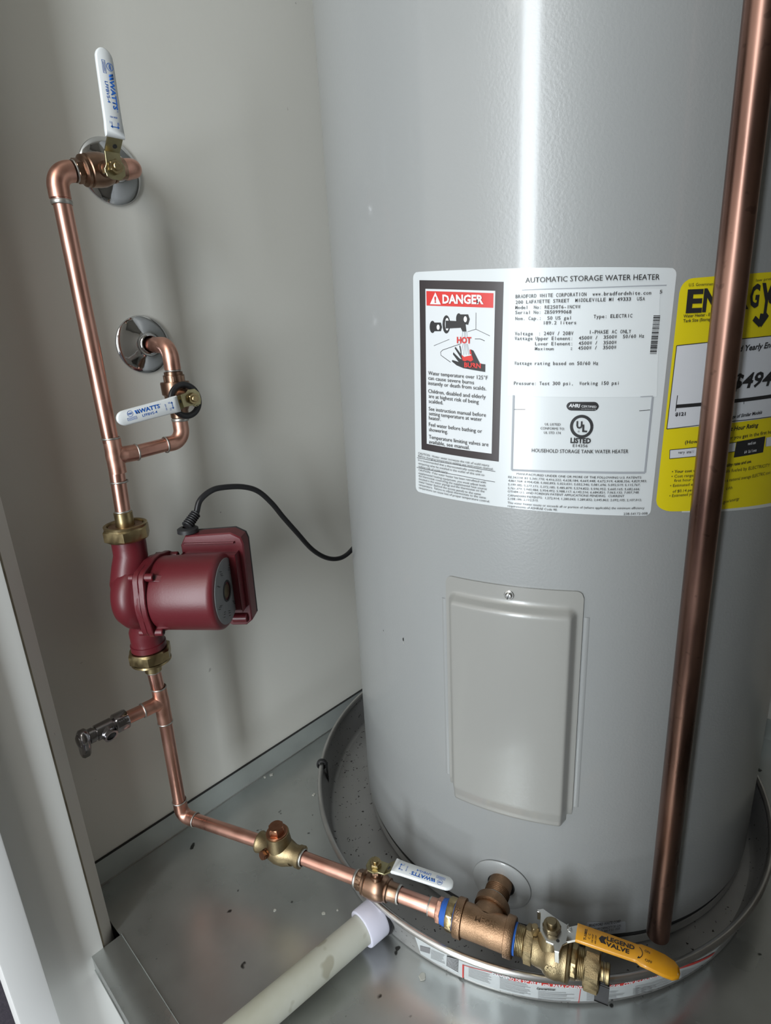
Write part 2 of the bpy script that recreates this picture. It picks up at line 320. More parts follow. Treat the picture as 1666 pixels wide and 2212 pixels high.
RATING_TEXT=[
('AUTOMATIC STORAGE WATER HEATER', -2.76534, 0.72088, -2.40216, 0.71646, 0.00391, 'n', 'K'),
('BRADFORD WHITE CORPORATION  www.bradfordwhite.com', -2.79255, 0.70972, -2.4219, 0.70591, 0.0027, 'm', 'K'),
('5', -2.39847, 0.70631, -2.39155, 0.70645, 0.00246, 'm', 'K'),
('200 LAFAYETTE STREET  MIDDLEVILLE MI 49333  USA', -2.79229, 0.70533, -2.43815, 0.70185, 0.00259, 'm', 'K'),
('Model  No: RE250T6-1NCWW', -2.79304, 0.70132, -2.61121, 0.69864, 0.0026, 'm', 'K'),
('Serial No: ZB50999068', -2.79281, 0.6974, -2.63534, 0.69525, 0.00261, 'm', 'K'),
('Nom. Cap.:  50 US gal', -2.79254, 0.69267, -2.63602, 0.69067, 0.00263, 'm', 'K'),
('189.2 liters', -2.7102, 0.68797, -2.62071, 0.68685, 0.0026, 'm', 'K'),
('Type: ELECTRIC', -2.57381, 0.69058, -2.46873, 0.68961, 0.00266, 'm', 'K'),
('Voltage  : 240V / 208V', -2.79284, 0.68062, -2.62724, 0.67857, 0.0028, 'm', 'K'),
('1-PHASE AC ONLY', -2.58166, 0.67883, -2.46931, 0.67773, 0.00271, 'm', 'K'),
('Wattage Upper Element:', -2.79313, 0.67687, -2.62988, 0.67471, 0.00268, 'm', 'K'),
('4500W /  3500W  50/60 Hz', -2.61135, 0.67472, -2.43199, 0.67388, 0.0026, 'm', 'K'),
('Lower Element:', -2.73345, 0.67185, -2.62926, 0.67065, 0.00266, 'm', 'K'),
('4500W /  3500W', -2.61115, 0.67068, -2.50712, 0.66992, 0.00261, 'm', 'K'),
('Maximum', -2.73358, 0.66798, -2.6804, 0.66735, 0.00254, 'm', 'K'),
(':', -2.6329, 0.66703, -2.62822, 0.66697, 0.0025, 'm', 'K'),
('4500W /  3500W', -2.61191, 0.66689, -2.50717, 0.66617, 0.00263, 'm', 'K'),
('Wattage rating based on 50/60 Hz', -2.793, 0.65677, -2.55427, 0.65419, 0.00275, 'm', 'K'),
('Pressure: Test 300 psi,  Working 150 psi', -2.79359, 0.64011, -2.49396, 0.63775, 0.0028, 'm', 'K'),
('DANGER', -3.02577, 0.71067, -2.88853, 0.70733, 0.00671, 'b', 'W'),
('!', -3.05603, 0.71185, -3.04913, 0.71171, 0.0047, 'b', 'R'),
('HOT', -2.97743, 0.67672, -2.92894, 0.67591, 0.00492, 'b', 'R'),
('BURN', -2.9528, 0.65604, -2.89723, 0.65473, 0.00386, 'b', 'R'),
('Water temperature over 125°F', -3.08749, 0.64965, -2.87546, 0.6447, 0.00331, 'n', 'K'),
('can cause severe burns', -3.08803, 0.64527, -2.92071, 0.64094, 0.00333, 'n', 'K'),
('instantly or death from scalds.', -3.08862, 0.64056, -2.88029, 0.63569, 0.00335, 'n', 'K'),
('Children, disabled and elderly', -3.08953, 0.63321, -2.8819, 0.62846, 0.00338, 'n', 'K'),
('are at highest risk of being', -3.08802, 0.62867, -2.9052, 0.6241, 0.00339, 'n', 'K'),
('scalded.', -3.08861, 0.62387, -3.03209, 0.62276, 0.00341, 'n', 'K'),
('See instruction manual before', -3.08947, 0.61685, -2.88128, 0.61254, 0.00344, 'n', 'K'),
('setting temperature at water', -3.08932, 0.61246, -2.89464, 0.60861, 0.00345, 'n', 'K'),
('heater.', -3.08984, 0.6082, -3.04253, 0.60755, 0.00347, 'n', 'K'),
('Feel water before bathing or', -3.0906, 0.60201, -2.89411, 0.59796, 0.0035, 'n', 'K'),
('showering.', -3.09118, 0.59722, -3.01628, 0.59589, 0.00352, 'n', 'K'),
('Temperature limiting valves are', -3.09205, 0.59015, -2.87276, 0.58605, 0.00355, 'n', 'K'),
('available, see manual.', -3.09263, 0.58545, -2.93708, 0.58243, 0.00356, 'n', 'K'),
('CAUTION:  Hotter water increases the risk of scald injury.', -3.14137, 0.5736, -2.86865, 0.56751, 0.002, 'n', 'K'),
('Before changing temperature setting see instruction manual.', -3.14178, 0.57092, -2.8563, 0.56444, 0.00201, 'n', 'K'),
('It is recommended that a thermostatically controlled', -3.14241, 0.56689, -2.89652, 0.5614, 0.00202, 'n', 'K'),
('tempering valve be installed in the outlet of this unit to', -3.14293, 0.56351, -2.88675, 0.55828, 0.00203, 'n', 'K'),
('reduce risk of scald injury.', -3.14263, 0.56049, -3.01848, 0.55782, 0.00203, 'n', 'K'),
('CAUTION:  If the water heater has been retrofitted with', -3.14243, 0.55677, -2.88157, 0.55143, 0.00204, 'n', 'K'),
('supplemental heating equipment, you must adjust both', -3.14291, 0.5537, -2.88271, 0.54822, 0.00205, 'n', 'K'),
('the thermostat controlling the supplemental heat source', -3.14336, 0.55079, -2.87868, 0.54528, 0.00206, 'n', 'K'),
('(located in the water piping) and the thermostat on the', -3.14305, 0.54773, -2.88615, 0.54272, 0.00206, 'n', 'K'),
('water heater (behind the access panel) to the same', -3.1435, 0.5448, -2.89894, 0.53968, 0.00207, 'n', 'K'),
('temperature.  Failure to adjust thermostats to the same', -3.14398, 0.54168, -2.88151, 0.53672, 0.00208, 'n', 'K'),
('temperature can cause loss of proper temperature control.', -3.14447, 0.53856, -2.86826, 0.5335, 0.00208, 'n', 'K'),
('UL LISTED', -2.69846, 0.60548, -2.65269, 0.60509, 0.00201, 'n', 'K'),
('CONFORMS TO:', -2.71103, 0.60203, -2.64047, 0.60135, 0.00202, 'n', 'K'),
('UL STD 174', -2.70067, 0.59827, -2.65122, 0.5978, 0.00202, 'n', 'K'),
('E14356', -2.61437, 0.58676, -2.57137, 0.58632, 0.00246, 'n', 'K'),
('HOUSEHOLD STORAGE TANK WATER HEATER', -2.73543, 0.58206, -2.45181, 0.58038, 0.00311, 'n', 'K'),
('MANUFACTURED UNDER ONE OR MORE OF THE FOLLOWING U.S. PATENTS:', -2.78073, 0.56117, -2.40564, 0.55771, 0.00184, 'n', 'K'),
('RE.34,534; B1 5,341,770; 4,416,222; 4,628,184; 4,669,448; 4,672,919; 4,808,356; 4,829,983;', -2.8073, 0.55789, -2.38938, 0.55439, 0.00185, 'n', 'K'),
('4,861,968; 4,904,428; 5,000,893; 5,023,031; 5,052,346; 5,081,696; 5,092,519; 5,115,767;', -2.80716, 0.55463, -2.40838, 0.55123, 0.00186, 'n', 'K'),
('5,199,385; 5,277,171; 5,372,185; 5,485,879; 5,574,822; 5,596,952; 5,660,165; 5,682,666;', -2.80754, 0.55105, -2.40835, 0.54751, 0.00187, 'n', 'K'),
('5,761,379; 5,943,984; 5,954,492; 5,988,117; 6,142,216; 6,684,821; 7,063,132; 7,007,748.', -2.80793, 0.5476, -2.40956, 0.54453, 0.00188, 'n', 'K'),
('OTHER U.S. AND FOREIGN PATENT APPLICATIONS PENDING.  CURRENT', -2.80833, 0.54446, -2.45401, 0.54171, 0.00188, 'n', 'K'),
('CANADIAN PATENTS:  1,272,914; 1,280,043; 1,289,832; 2,045,862; 2,092,105; 2,107,012;', -2.80817, 0.54084, -2.40043, 0.53765, 0.00189, 'n', 'K'),
('2,108,186; 2,112,515.', -2.80858, 0.53766, -2.71074, 0.53728, 0.0019, 'n', 'K'),
('This water heater meets or exceeds all or portion of (where applicable) the minimum efficiency', -2.80841, 0.53386, -2.38949, 0.53022, 0.00191, 'n', 'K'),
('requirements of ASHRAE Code 90.', -2.80828, 0.53083, -2.65218, 0.52916, 0.00191, 'n', 'K'),
('238-54172-00B', -2.45199, 0.52543, -2.37805, 0.52501, 0.002, 'n', 'K'),
('AHRI', -2.63118, 0.62077, -2.59849, 0.62013, 0.00278, 'k', 'W'),
('CERTIFIED', -2.59468, 0.62024, -2.55208, 0.61935, 0.0018, 'n', 'W'),
('www.ahridirectory.org', -2.59538, 0.61872, -2.55324, 0.61798, 0.00056, 'n', 'W'),
('U', -2.60672, 0.60293, -2.58974, 0.60256, 0.00566, 'b', 'K'),
('L', -2.58928, 0.59986, -2.5752, 0.5995, 0.00567, 'b', 'K'),
('®', -2.60226, 0.59935, -2.59642, 0.59918, 0.00142, 'n', 'K'),
('LISTED', -2.62178, 0.59039, -2.56276, 0.58973, 0.00418, 'b', 'K')]
ENERGY_TEXT=[
('U.S. Government', -2.3169, 0.71043, -2.24103, 0.71039, 0.00224, 'n', 'K'),
('law prohibits removal of this label', -2.10539, 0.71189, -1.8671, 0.71608, 0.00202, 'n', 'K'),
('E', -2.31847, 0.6914, -2.27126, 0.69129, 0.01599, 'b', 'K'),
('N', -2.26999, 0.69153, -2.22084, 0.69144, 0.01602, 'b', 'K'),
('E', -2.21526, 0.6918, -2.174, 0.69184, 0.01608, 'b', 'K'),
('R', -2.17047, 0.69232, -2.11972, 0.6923, 0.01613, 'b', 'K'),
('G', -2.11851, 0.69298, -2.08473, 0.69317, 0.01622, 'b', 'K'),
('G', -2.05349, 0.69446, -2.00739, 0.69462, 0.01635, 'b', 'K'),
('Y', -2.08077, 0.68446, -2.02998, 0.68446, 0.02503, 'b', 'K'),
('Water Heater - ELECTRIC', -2.32391, 0.6874, -2.20171, 0.68789, 0.0023, 's', 'K'),
('Tank Size (Storage Capacity)', -2.32322, 0.68381, -2.18882, 0.6843, 0.00232, 's', 'K'),
('Estimated Yearly Energy Cost', -2.22373, 0.6575, -1.90909, 0.66137, 0.00446, 'k', 'K'),
('$494', -2.1481, 0.62863, -1.98604, 0.6289, 0.01162, 'k', 'K'),
('$121', -2.31976, 0.6098, -2.28771, 0.60972, 0.00264, 'b', 'K'),
('Cost Range of Similar Models', -2.18283, 0.60331, -2.00877, 0.6051, 0.00269, 'k', 'K'),
('First Hour Rating', -2.15572, 0.59309, -2.01767, 0.59388, 0.00352, 'k', 'K'),
('(How much hot water you get in the first hour of use)', -2.28044, 0.58547, -1.87923, 0.58641, 0.00292, 's', 'K'),
('very small', -2.29836, 0.57745, -2.24838, 0.57722, 0.00236, 'm', 'K'),
('medium', -2.05148, 0.57881, -2.01867, 0.579, 0.00264, 'm', 'W'),
('64 Gallons', -2.06192, 0.57162, -2.01023, 0.57199, 0.00266, 'm', 'W'),
('• Your cost will depend', -2.31288, 0.56097, -2.1777, 0.55985, 0.0024, 's', 'K'),
('on your utility rates and use.', -2.17848, 0.56147, -2.02575, 0.56255, 0.00264, 'k', 'K'),
('• Cost range based only', -2.31247, 0.55677, -2.17574, 0.55577, 0.00241, 'n', 'K'),
('models fueled by ELECTRICITY with a medium', -2.15993, 0.55694, -1.82422, 0.55468, 0.00286, 'n', 'K'),
('first hour rating.', -2.30273, 0.55287, -2.20615, 0.55234, 0.00243, 'n', 'K'),
('• Estimated energy cost', -2.3139, 0.54856, -2.18014, 0.54798, 0.00244, 'n', 'K'),
('based on a national average ELECTRIC cost', -2.17202, 0.54805, -1.92473, 0.54834, 0.00289, 'n', 'K'),
('of $0.14 per kWh.', -2.30365, 0.54329, -2.20198, 0.54308, 0.00245, 'n', 'K'),
('• Estimated yearly electricity use:', -2.31323, 0.5394, -2.13421, 0.53951, 0.00246, 'n', 'K'),
('kWh', -2.11515, 0.54043, -2.09162, 0.54066, 0.00273, 'n', 'K'),
('ftc.gov/energy', -2.13775, 0.52809, -2.05602, 0.52941, 0.00287, 'n', 'K'),
('BRADFORD WHITE CORP.', -2.465, 0.03835, -2.33847, 0.04399, 0.0039, 's', 'K'),
('MINIMUM CAPACITY 50 GAL.', -2.46512, 0.03221, -2.33368, 0.03822, 0.00343, 'n', 'K'),
('TEST 300 P.S.I. 15SE', -2.43239, 0.02829, -2.3391, 0.0335, 0.00345, 'n', 'K')]
PAN_TEXT=[
('DIÁMETRO DE 22" (55.88 cm)', -2.73219, 0.0393, -2.55685, 0.03999, 0.00583, 'b', 'W'),
('PARA CALENTADORES', -2.54767, 0.04005, -2.40626, 0.03966, 0.00574, 'b', 'W'),
('DE AGUA', -2.40395, 0.03955, -2.33863, 0.03813, 0.00596, 'b', 'W'),
('CON ACCESORIO DE PVC', -2.32928, 0.03899, -2.17659, 0.04438, 0.00676, 'b', 'W'),
('Características:', -2.59499, 0.02878, -2.53761, 0.03178, 0.00413, 'b', 'K'),
('Instalación:', -2.44541, 0.03276, -2.40598, 0.032, 0.0042, 'b', 'K')]
LABEL_QUADS=[
('label', 'W0', 0, [(-3.14075, 0.73931), (-2.35332, 0.72431), (-2.36653, 0.52328), (-3.16271, 0.5347)]),
('r', 'frame', 1, [(-3.11502, 0.7319), (-2.82859, 0.72321), (-2.83936, 0.57233), (-3.12852, 0.57851)]),
('r', 'white', 2, [(-3.09136, 0.72406), (-2.85349, 0.71682), (-2.86267, 0.57939), (-3.10417, 0.58464)]),
('r', 'red', 3, [(-3.08766, 0.72216), (-2.85855, 0.71512), (-2.85936, 0.70359), (-3.08792, 0.71)]),
('r', 'patch', 1, [(-2.81249, 0.71618), (-2.39635, 0.70982), (-2.37882, 0.62641), (-2.81319, 0.63071)]),
('r', 'K', 2, [(-2.63804, 0.62498), (-2.54497, 0.62424), (-2.54442, 0.61679), (-2.63701, 0.61787)]),
('y', 'Y0', 0, [(-2.34013, 0.71607), (-1.97849, 0.71951), (-1.76968, 0.51669), (-2.35282, 0.52698)]),
('y', 'under', -1, [(-2.26563, 0.52827), (-1.76808, 0.51547), (-1.76402, 0.51239), (-2.26409, 0.52429)]),
('y', 'Wb', 1, [(-2.33504, 0.66626), (-1.93484, 0.67018), (-1.8673, 0.60095), (-2.34103, 0.5992)]),
('y', 'K', 2, [(-2.31929, 0.61902), (-1.88784, 0.62108), (-1.88461, 0.61786), (-2.31928, 0.61614)]),
('y', 'Wb', 1, [(-2.32536, 0.58116), (-2.09933, 0.58266), (-2.09909, 0.57463), (-2.32378, 0.57362)]),
('y', 'K', 1, [(-2.09649, 0.58308), (-1.97445, 0.58424), (-1.97412, 0.56985), (-2.09992, 0.56916)]),
('y', 'Wb', 1, [(-1.97008, 0.58279), (-1.8474, 0.58224), (-1.83716, 0.57291), (-1.96708, 0.5748)]),
('s', 'grey', 0, [(-2.47393, 0.04553), (-2.31869, 0.04449), (-2.31419, 0.02764), (-2.4701, 0.02471)])]
LABEL_STROKES=[
('r', [(-2.77454, 0.71575), (-2.57641, 0.71359), (-2.37997, 0.71226)], 0.0006, 'grey', 1),
('r', [(-3.14969, 0.5697), (-2.98522, 0.56687), (-2.85016, 0.56314)], 0.0004, 'K', 1),
('r', [(-3.15284, 0.55982), (-2.98576, 0.55704), (-2.85106, 0.55328)], 0.0004, 'K', 1),
('r', [(-2.79346, 0.61916), (-2.75772, 0.61913)], 0.0004, 'K', 1),
('r', [(-2.42795, 0.61567), (-2.39624, 0.61593)], 0.0004, 'K', 1),
('r', [(-2.42777, 0.62714), (-2.39133, 0.62719)], 0.0006, 'grey', 1),
('r', [(-2.79413, 0.6313), (-2.79692, 0.56526)], 0.0017, 'grey', 1),
('r', [(-2.79692, 0.56526), (-2.59212, 0.5646), (-2.39587, 0.56258)], 0.0017, 'grey', 1),
('r', [(-2.39162, 0.62651), (-2.39587, 0.56258)], 0.0017, 'grey', 1),
('r', [(-2.56156, 0.60393), (-2.56167, 0.60259), (-2.5625, 0.60128), (-2.56403, 0.60004), (-2.56623, 0.5989), (-2.56905, 0.59788), (-2.57241, 0.59702), (-2.57623, 0.59632), (-2.58042, 0.59582), (-2.58488, 0.59553), (-2.58949, 0.59544), (-2.59414, 0.59557), (-2.59871, 0.59591), (-2.60309, 0.59645), (-2.60717, 0.59718), (-2.61085, 0.59809), (-2.61404, 0.59914), (-2.61665, 0.60031), (-2.61862, 0.60158), (-2.61991, 0.60291), (-2.62048, 0.60426), (-2.62033, 0.60562), (-2.61945, 0.60693), (-2.61787, 0.60817), (-2.61563, 0.60931), (-2.61279, 0.61032), (-2.60942, 0.61118), (-2.6056, 0.61186), (-2.60143, 0.61235), (-2.59701, 0.61263), (-2.59244, 0.61271), (-2.58784, 0.61257), (-2.58332, 0.61223), (-2.57898, 0.61169), (-2.57494, 0.61096), (-2.57128, 0.61006), (-2.56811, 0.60902), (-2.56549, 0.60786), (-2.5635, 0.6066), (-2.56217, 0.60528), (-2.56156, 0.60393)], 0.0024, 'K', 1),
('r', [(-2.91364, 0.70073), (-2.91439, 0.68732)], 0.0004, 'K', 1),
('r', [(-2.91439, 0.68732), (-2.86943, 0.68124)], 0.0004, 'K', 1),
('r', [(-2.91439, 0.68732), (-2.94096, 0.68563)], 0.0004, 'K', 1),
('r', [(-3.06386, 0.67515), (-3.00576, 0.68001)], 0.0004, 'K', 1),
('r', [(-2.9178, 0.67939), (-2.90035, 0.67917), (-2.88584, 0.67735)], 0.0005, 'K', 1),
('r', [(-2.96641, 0.67576), (-3.03106, 0.6711), (-3.03878, 0.66928), (-3.03775, 0.66665), (-3.0023, 0.66034)], 0.0005, 'K', 1),
('r', [(-2.95848, 0.68615), (-2.9604, 0.6813)], 0.0005, 'grey', 1),
('r', [(-2.95279, 0.68607), (-2.95298, 0.68121)], 0.0005, 'grey', 1),
('r', [(-2.94883, 0.68601), (-2.94849, 0.68115)], 0.0005, 'grey', 1),
('r', [(-2.94432, 0.68595), (-2.94279, 0.68108)], 0.0005, 'grey', 1),
('r', [(-2.9572, 0.67566), (-2.96684, 0.66656)], 0.0005, 'grey', 1),
('r', [(-2.95262, 0.67561), (-2.95527, 0.66647)], 0.0005, 'grey', 1),
('r', [(-2.94921, 0.67557), (-2.94725, 0.6664)], 0.0005, 'grey', 1),
('r', [(-2.9458, 0.67554), (-2.9393, 0.66634)], 0.0005, 'grey', 1),
('r', [(-2.94241, 0.6755), (-2.93479, 0.6663)], 0.0005, 'grey', 1),
('y', [(-2.33504, 0.66626), (-2.19926, 0.668), (-1.93484, 0.67018)], 0.0006, 'K', 1),
('y', [(-2.34103, 0.5992), (-2.18188, 0.60138), (-1.8673, 0.60095)], 0.0006, 'K', 1),
('y', [(-2.33504, 0.66626), (-2.34103, 0.5992)], 0.0006, 'K', 1),
('y', [(-2.31793, 0.62666), (-2.31944, 0.61372)], 0.0006, 'K', 1),
('y', [(-2.08967, 0.61807), (-2.08869, 0.61501)], 0.0006, 'K', 1),
('y', [(-2.32536, 0.58116), (-2.09933, 0.58266)], 0.0005, 'K', 1),
('y', [(-2.32378, 0.57362), (-2.09909, 0.57463)], 0.0005, 'K', 1),
('y', [(-2.32536, 0.58116), (-2.32378, 0.57362)], 0.0005, 'K', 1),
('y', [(-1.97008, 0.58279), (-1.96708, 0.5748)], 0.0005, 'K', 1),
('y', [(-2.0942, 0.68425), (-2.06567, 0.67867)], 0.0045, 'K', 2),
('y', [(-2.0436, 0.68679), (-2.06891, 0.67827)], 0.0045, 'K', 2),
('y', [(-2.06455, 0.68743), (-2.06759, 0.67958)], 0.0045, 'K', 2),
('p', [(-2.82965, 0.03713), (-2.74534, 0.04366), (-2.68678, 0.04331)], 0.0012, 'R', 1),
('p', [(-2.68241, 0.04076), (-2.61622, 0.04264), (-2.55084, 0.04289), (-2.46323, 0.04253), (-2.40491, 0.04167), (-2.34034, 0.04105)], 0.0062, 'R', 1),
('p', [(-2.38688, 0.04093), (-2.31164, 0.04215), (-2.23949, 0.04526), (-2.17182, 0.04549), (-2.12077, 0.04304), (-1.94554, 0.02151)], 0.0058, 'R', 1),
('p', [(-2.94237, 0.03589), (-2.89064, 0.0401)], 0.0007, 'greyt', 1),
('p', [(-2.94391, 0.0328), (-2.89412, 0.037)], 0.0007, 'greyt', 1),
('p', [(-2.94548, 0.02969), (-2.89979, 0.03372)], 0.0007, 'greyt', 1),
('p', [(-2.94706, 0.02656), (-2.89867, 0.03088)], 0.0007, 'greyt', 1),
('p', [(-2.94866, 0.02341), (-2.89906, 0.02791)], 0.0007, 'greyt', 1),
('p', [(-2.95028, 0.02023), (-2.90558, 0.02449)], 0.0007, 'greyt', 1),
('p', [(-2.95193, 0.01704), (-2.89715, 0.02213)], 0.0007, 'greyt', 1),
('p', [(-2.95359, 0.01383), (-2.8981, 0.01909)], 0.0007, 'greyt', 1),
('p', [(-2.80992, 0.03666), (-2.74084, 0.03742)], 0.0007, 'greyt', 1),
('p', [(-2.81069, 0.03363), (-2.74333, 0.0345)], 0.0007, 'greyt', 1),
('p', [(-2.81146, 0.03058), (-2.73681, 0.0314)], 0.0007, 'greyt', 1),
('p', [(-2.81224, 0.02752), (-2.74785, 0.02859)], 0.0007, 'greyt', 1),
('p', [(-2.81303, 0.02443), (-2.73711, 0.02541)], 0.0007, 'greyt', 1),
('p', [(-2.81383, 0.02133), (-2.74888, 0.02256)], 0.0007, 'greyt', 1),
('p', [(-2.81464, 0.01822), (-2.74617, 0.01949)], 0.0007, 'greyt', 1),
('p', [(-2.81546, 0.01508), (-2.74231, 0.01639)], 0.0007, 'greyt', 1),
('p', [(-2.70961, 0.03742), (-2.62627, 0.03648)], 0.0007, 'greyt', 1),
('p', [(-2.70985, 0.03432), (-2.6227, 0.03325)], 0.0007, 'greyt', 1),
('p', [(-2.7101, 0.0312), (-2.61371, 0.02969)], 0.0007, 'greyt', 1),
('p', [(-2.71036, 0.02806), (-2.63053, 0.02742)], 0.0007, 'greyt', 1),
('p', [(-2.71061, 0.0249), (-2.61582, 0.0236)], 0.0007, 'greyt', 1),
('p', [(-2.71087, 0.02173), (-2.61316, 0.02032)], 0.0007, 'greyt', 1),
('p', [(-2.71113, 0.01854), (-2.62244, 0.01766)], 0.0007, 'greyt', 1),
('p', [(-2.71139, 0.01533), (-2.61219, 0.01396)], 0.0007, 'greyt', 1),
('p', [(-2.71166, 0.0121), (-2.63275, 0.01175)], 0.0007, 'greyt', 1),
('p', [(-2.58999, 0.02445), (-2.50424, 0.02745)], 0.0007, 'greyt', 1),
('p', [(-2.5896, 0.02131), (-2.4773, 0.02393)], 0.0007, 'greyt', 1),
('p', [(-2.58921, 0.01816), (-2.49908, 0.02111)], 0.0007, 'greyt', 1),
('p', [(-2.58882, 0.01498), (-2.49959, 0.01793)], 0.0007, 'greyt', 1),
('p', [(-2.58842, 0.01179), (-2.47395, 0.01428)], 0.0007, 'greyt', 1),
('p', [(-2.58802, 0.00857), (-2.49933, 0.01149)], 0.0007, 'greyt', 1),
('p', [(-2.58761, 0.00534), (-2.48378, 0.00805)], 0.0007, 'greyt', 1),
('p', [(-2.44041, 0.02918), (-2.33746, 0.02641)], 0.0007, 'greyt', 1),
('p', [(-2.43917, 0.02598), (-2.3422, 0.02351)], 0.0007, 'greyt', 1),
('p', [(-2.43791, 0.02275), (-2.31085, 0.01766)], 0.0007, 'greyt', 1),
('p', [(-2.43663, 0.01951), (-2.31345, 0.01463)], 0.0007, 'greyt', 1),
('p', [(-2.43534, 0.01625), (-2.33614, 0.01324)], 0.0007, 'greyt', 1),
('p', [(-2.43404, 0.01296), (-2.33406, 0.00977)], 0.0007, 'greyt', 1),
('p', [(-2.43271, 0.00966), (-2.31344, 0.00465)], 0.0007, 'greyt', 1),
('p', [(-2.28668, 0.02513), (-2.19877, 0.01815)], 0.0007, 'greyt', 1),
('p', [(-2.28421, 0.0216), (-2.19417, 0.01412)], 0.0007, 'greyt', 1),
('p', [(-2.28169, 0.01805), (-2.20947, 0.01244)], 0.0007, 'greyt', 1),
('p', [(-2.27914, 0.01446), (-2.19508, 0.00724)], 0.0007, 'greyt', 1),
('p', [(-2.27654, 0.01085), (-2.20437, 0.00483)], 0.0007, 'greyt', 1),
('p', [(-2.2739, 0.0072), (-2.19496, 0.00013)], 0.0007, 'greyt', 1),
('p', [(-2.27121, 0.00351), (-2.17653, -0.00593)], 0.0007, 'greyt', 1),
('p', [(-2.26847, -0.00021), (-2.18901, -0.00781)], 0.0007, 'greyt', 1),
('p', [(-2.28219, 0.02993), (-2.15171, 0.02967)], 0.0007, 'greyt', 1),
('p', [(-2.27977, 0.02654), (-2.14615, 0.02562)], 0.0007, 'greyt', 1),
('p', [(-2.27732, 0.02312), (-2.12873, 0.02041)], 0.0007, 'greyt', 1),
('p', [(-2.27482, 0.01967), (-2.15561, 0.01903)], 0.0007, 'greyt', 1),
('p', [(-2.27229, 0.01619), (-2.13429, 0.01357)], 0.0007, 'greyt', 1),
('p', [(-2.26971, 0.01268), (-2.14281, 0.01061)], 0.0007, 'greyt', 1),
('p', [(-2.26709, 0.00914), (-2.11711, 0.00428)], 0.0007, 'greyt', 1),
('p', [(-2.1123, 0.03006), (-1.94909, 0.00461)], 0.0007, 'greyt', 1),
('p', [(-2.10804, 0.0264), (-1.91535, -0.00755)], 0.0007, 'greyt', 1),
('p', [(-2.10368, 0.02268), (-1.87863, -0.02156)], 0.0007, 'greyt', 1),
('p', [(-2.09919, 0.0189), (-1.93103, -0.01045)], 0.0007, 'greyt', 1),
('p', [(-2.09459, 0.01506), (-1.93417, -0.0132)], 0.0007, 'greyt', 1),
('p', [(-2.08985, 0.01116), (-1.90813, -0.02376)], 0.0007, 'greyt', 1),
('p', [(-2.08497, 0.00718), (-1.89434, -0.03129)], 0.0007, 'greyt', 1),
('p', [(-2.07995, 0.00314), (-1.78232, -0.07049)], 0.0007, 'greyt', 1)]
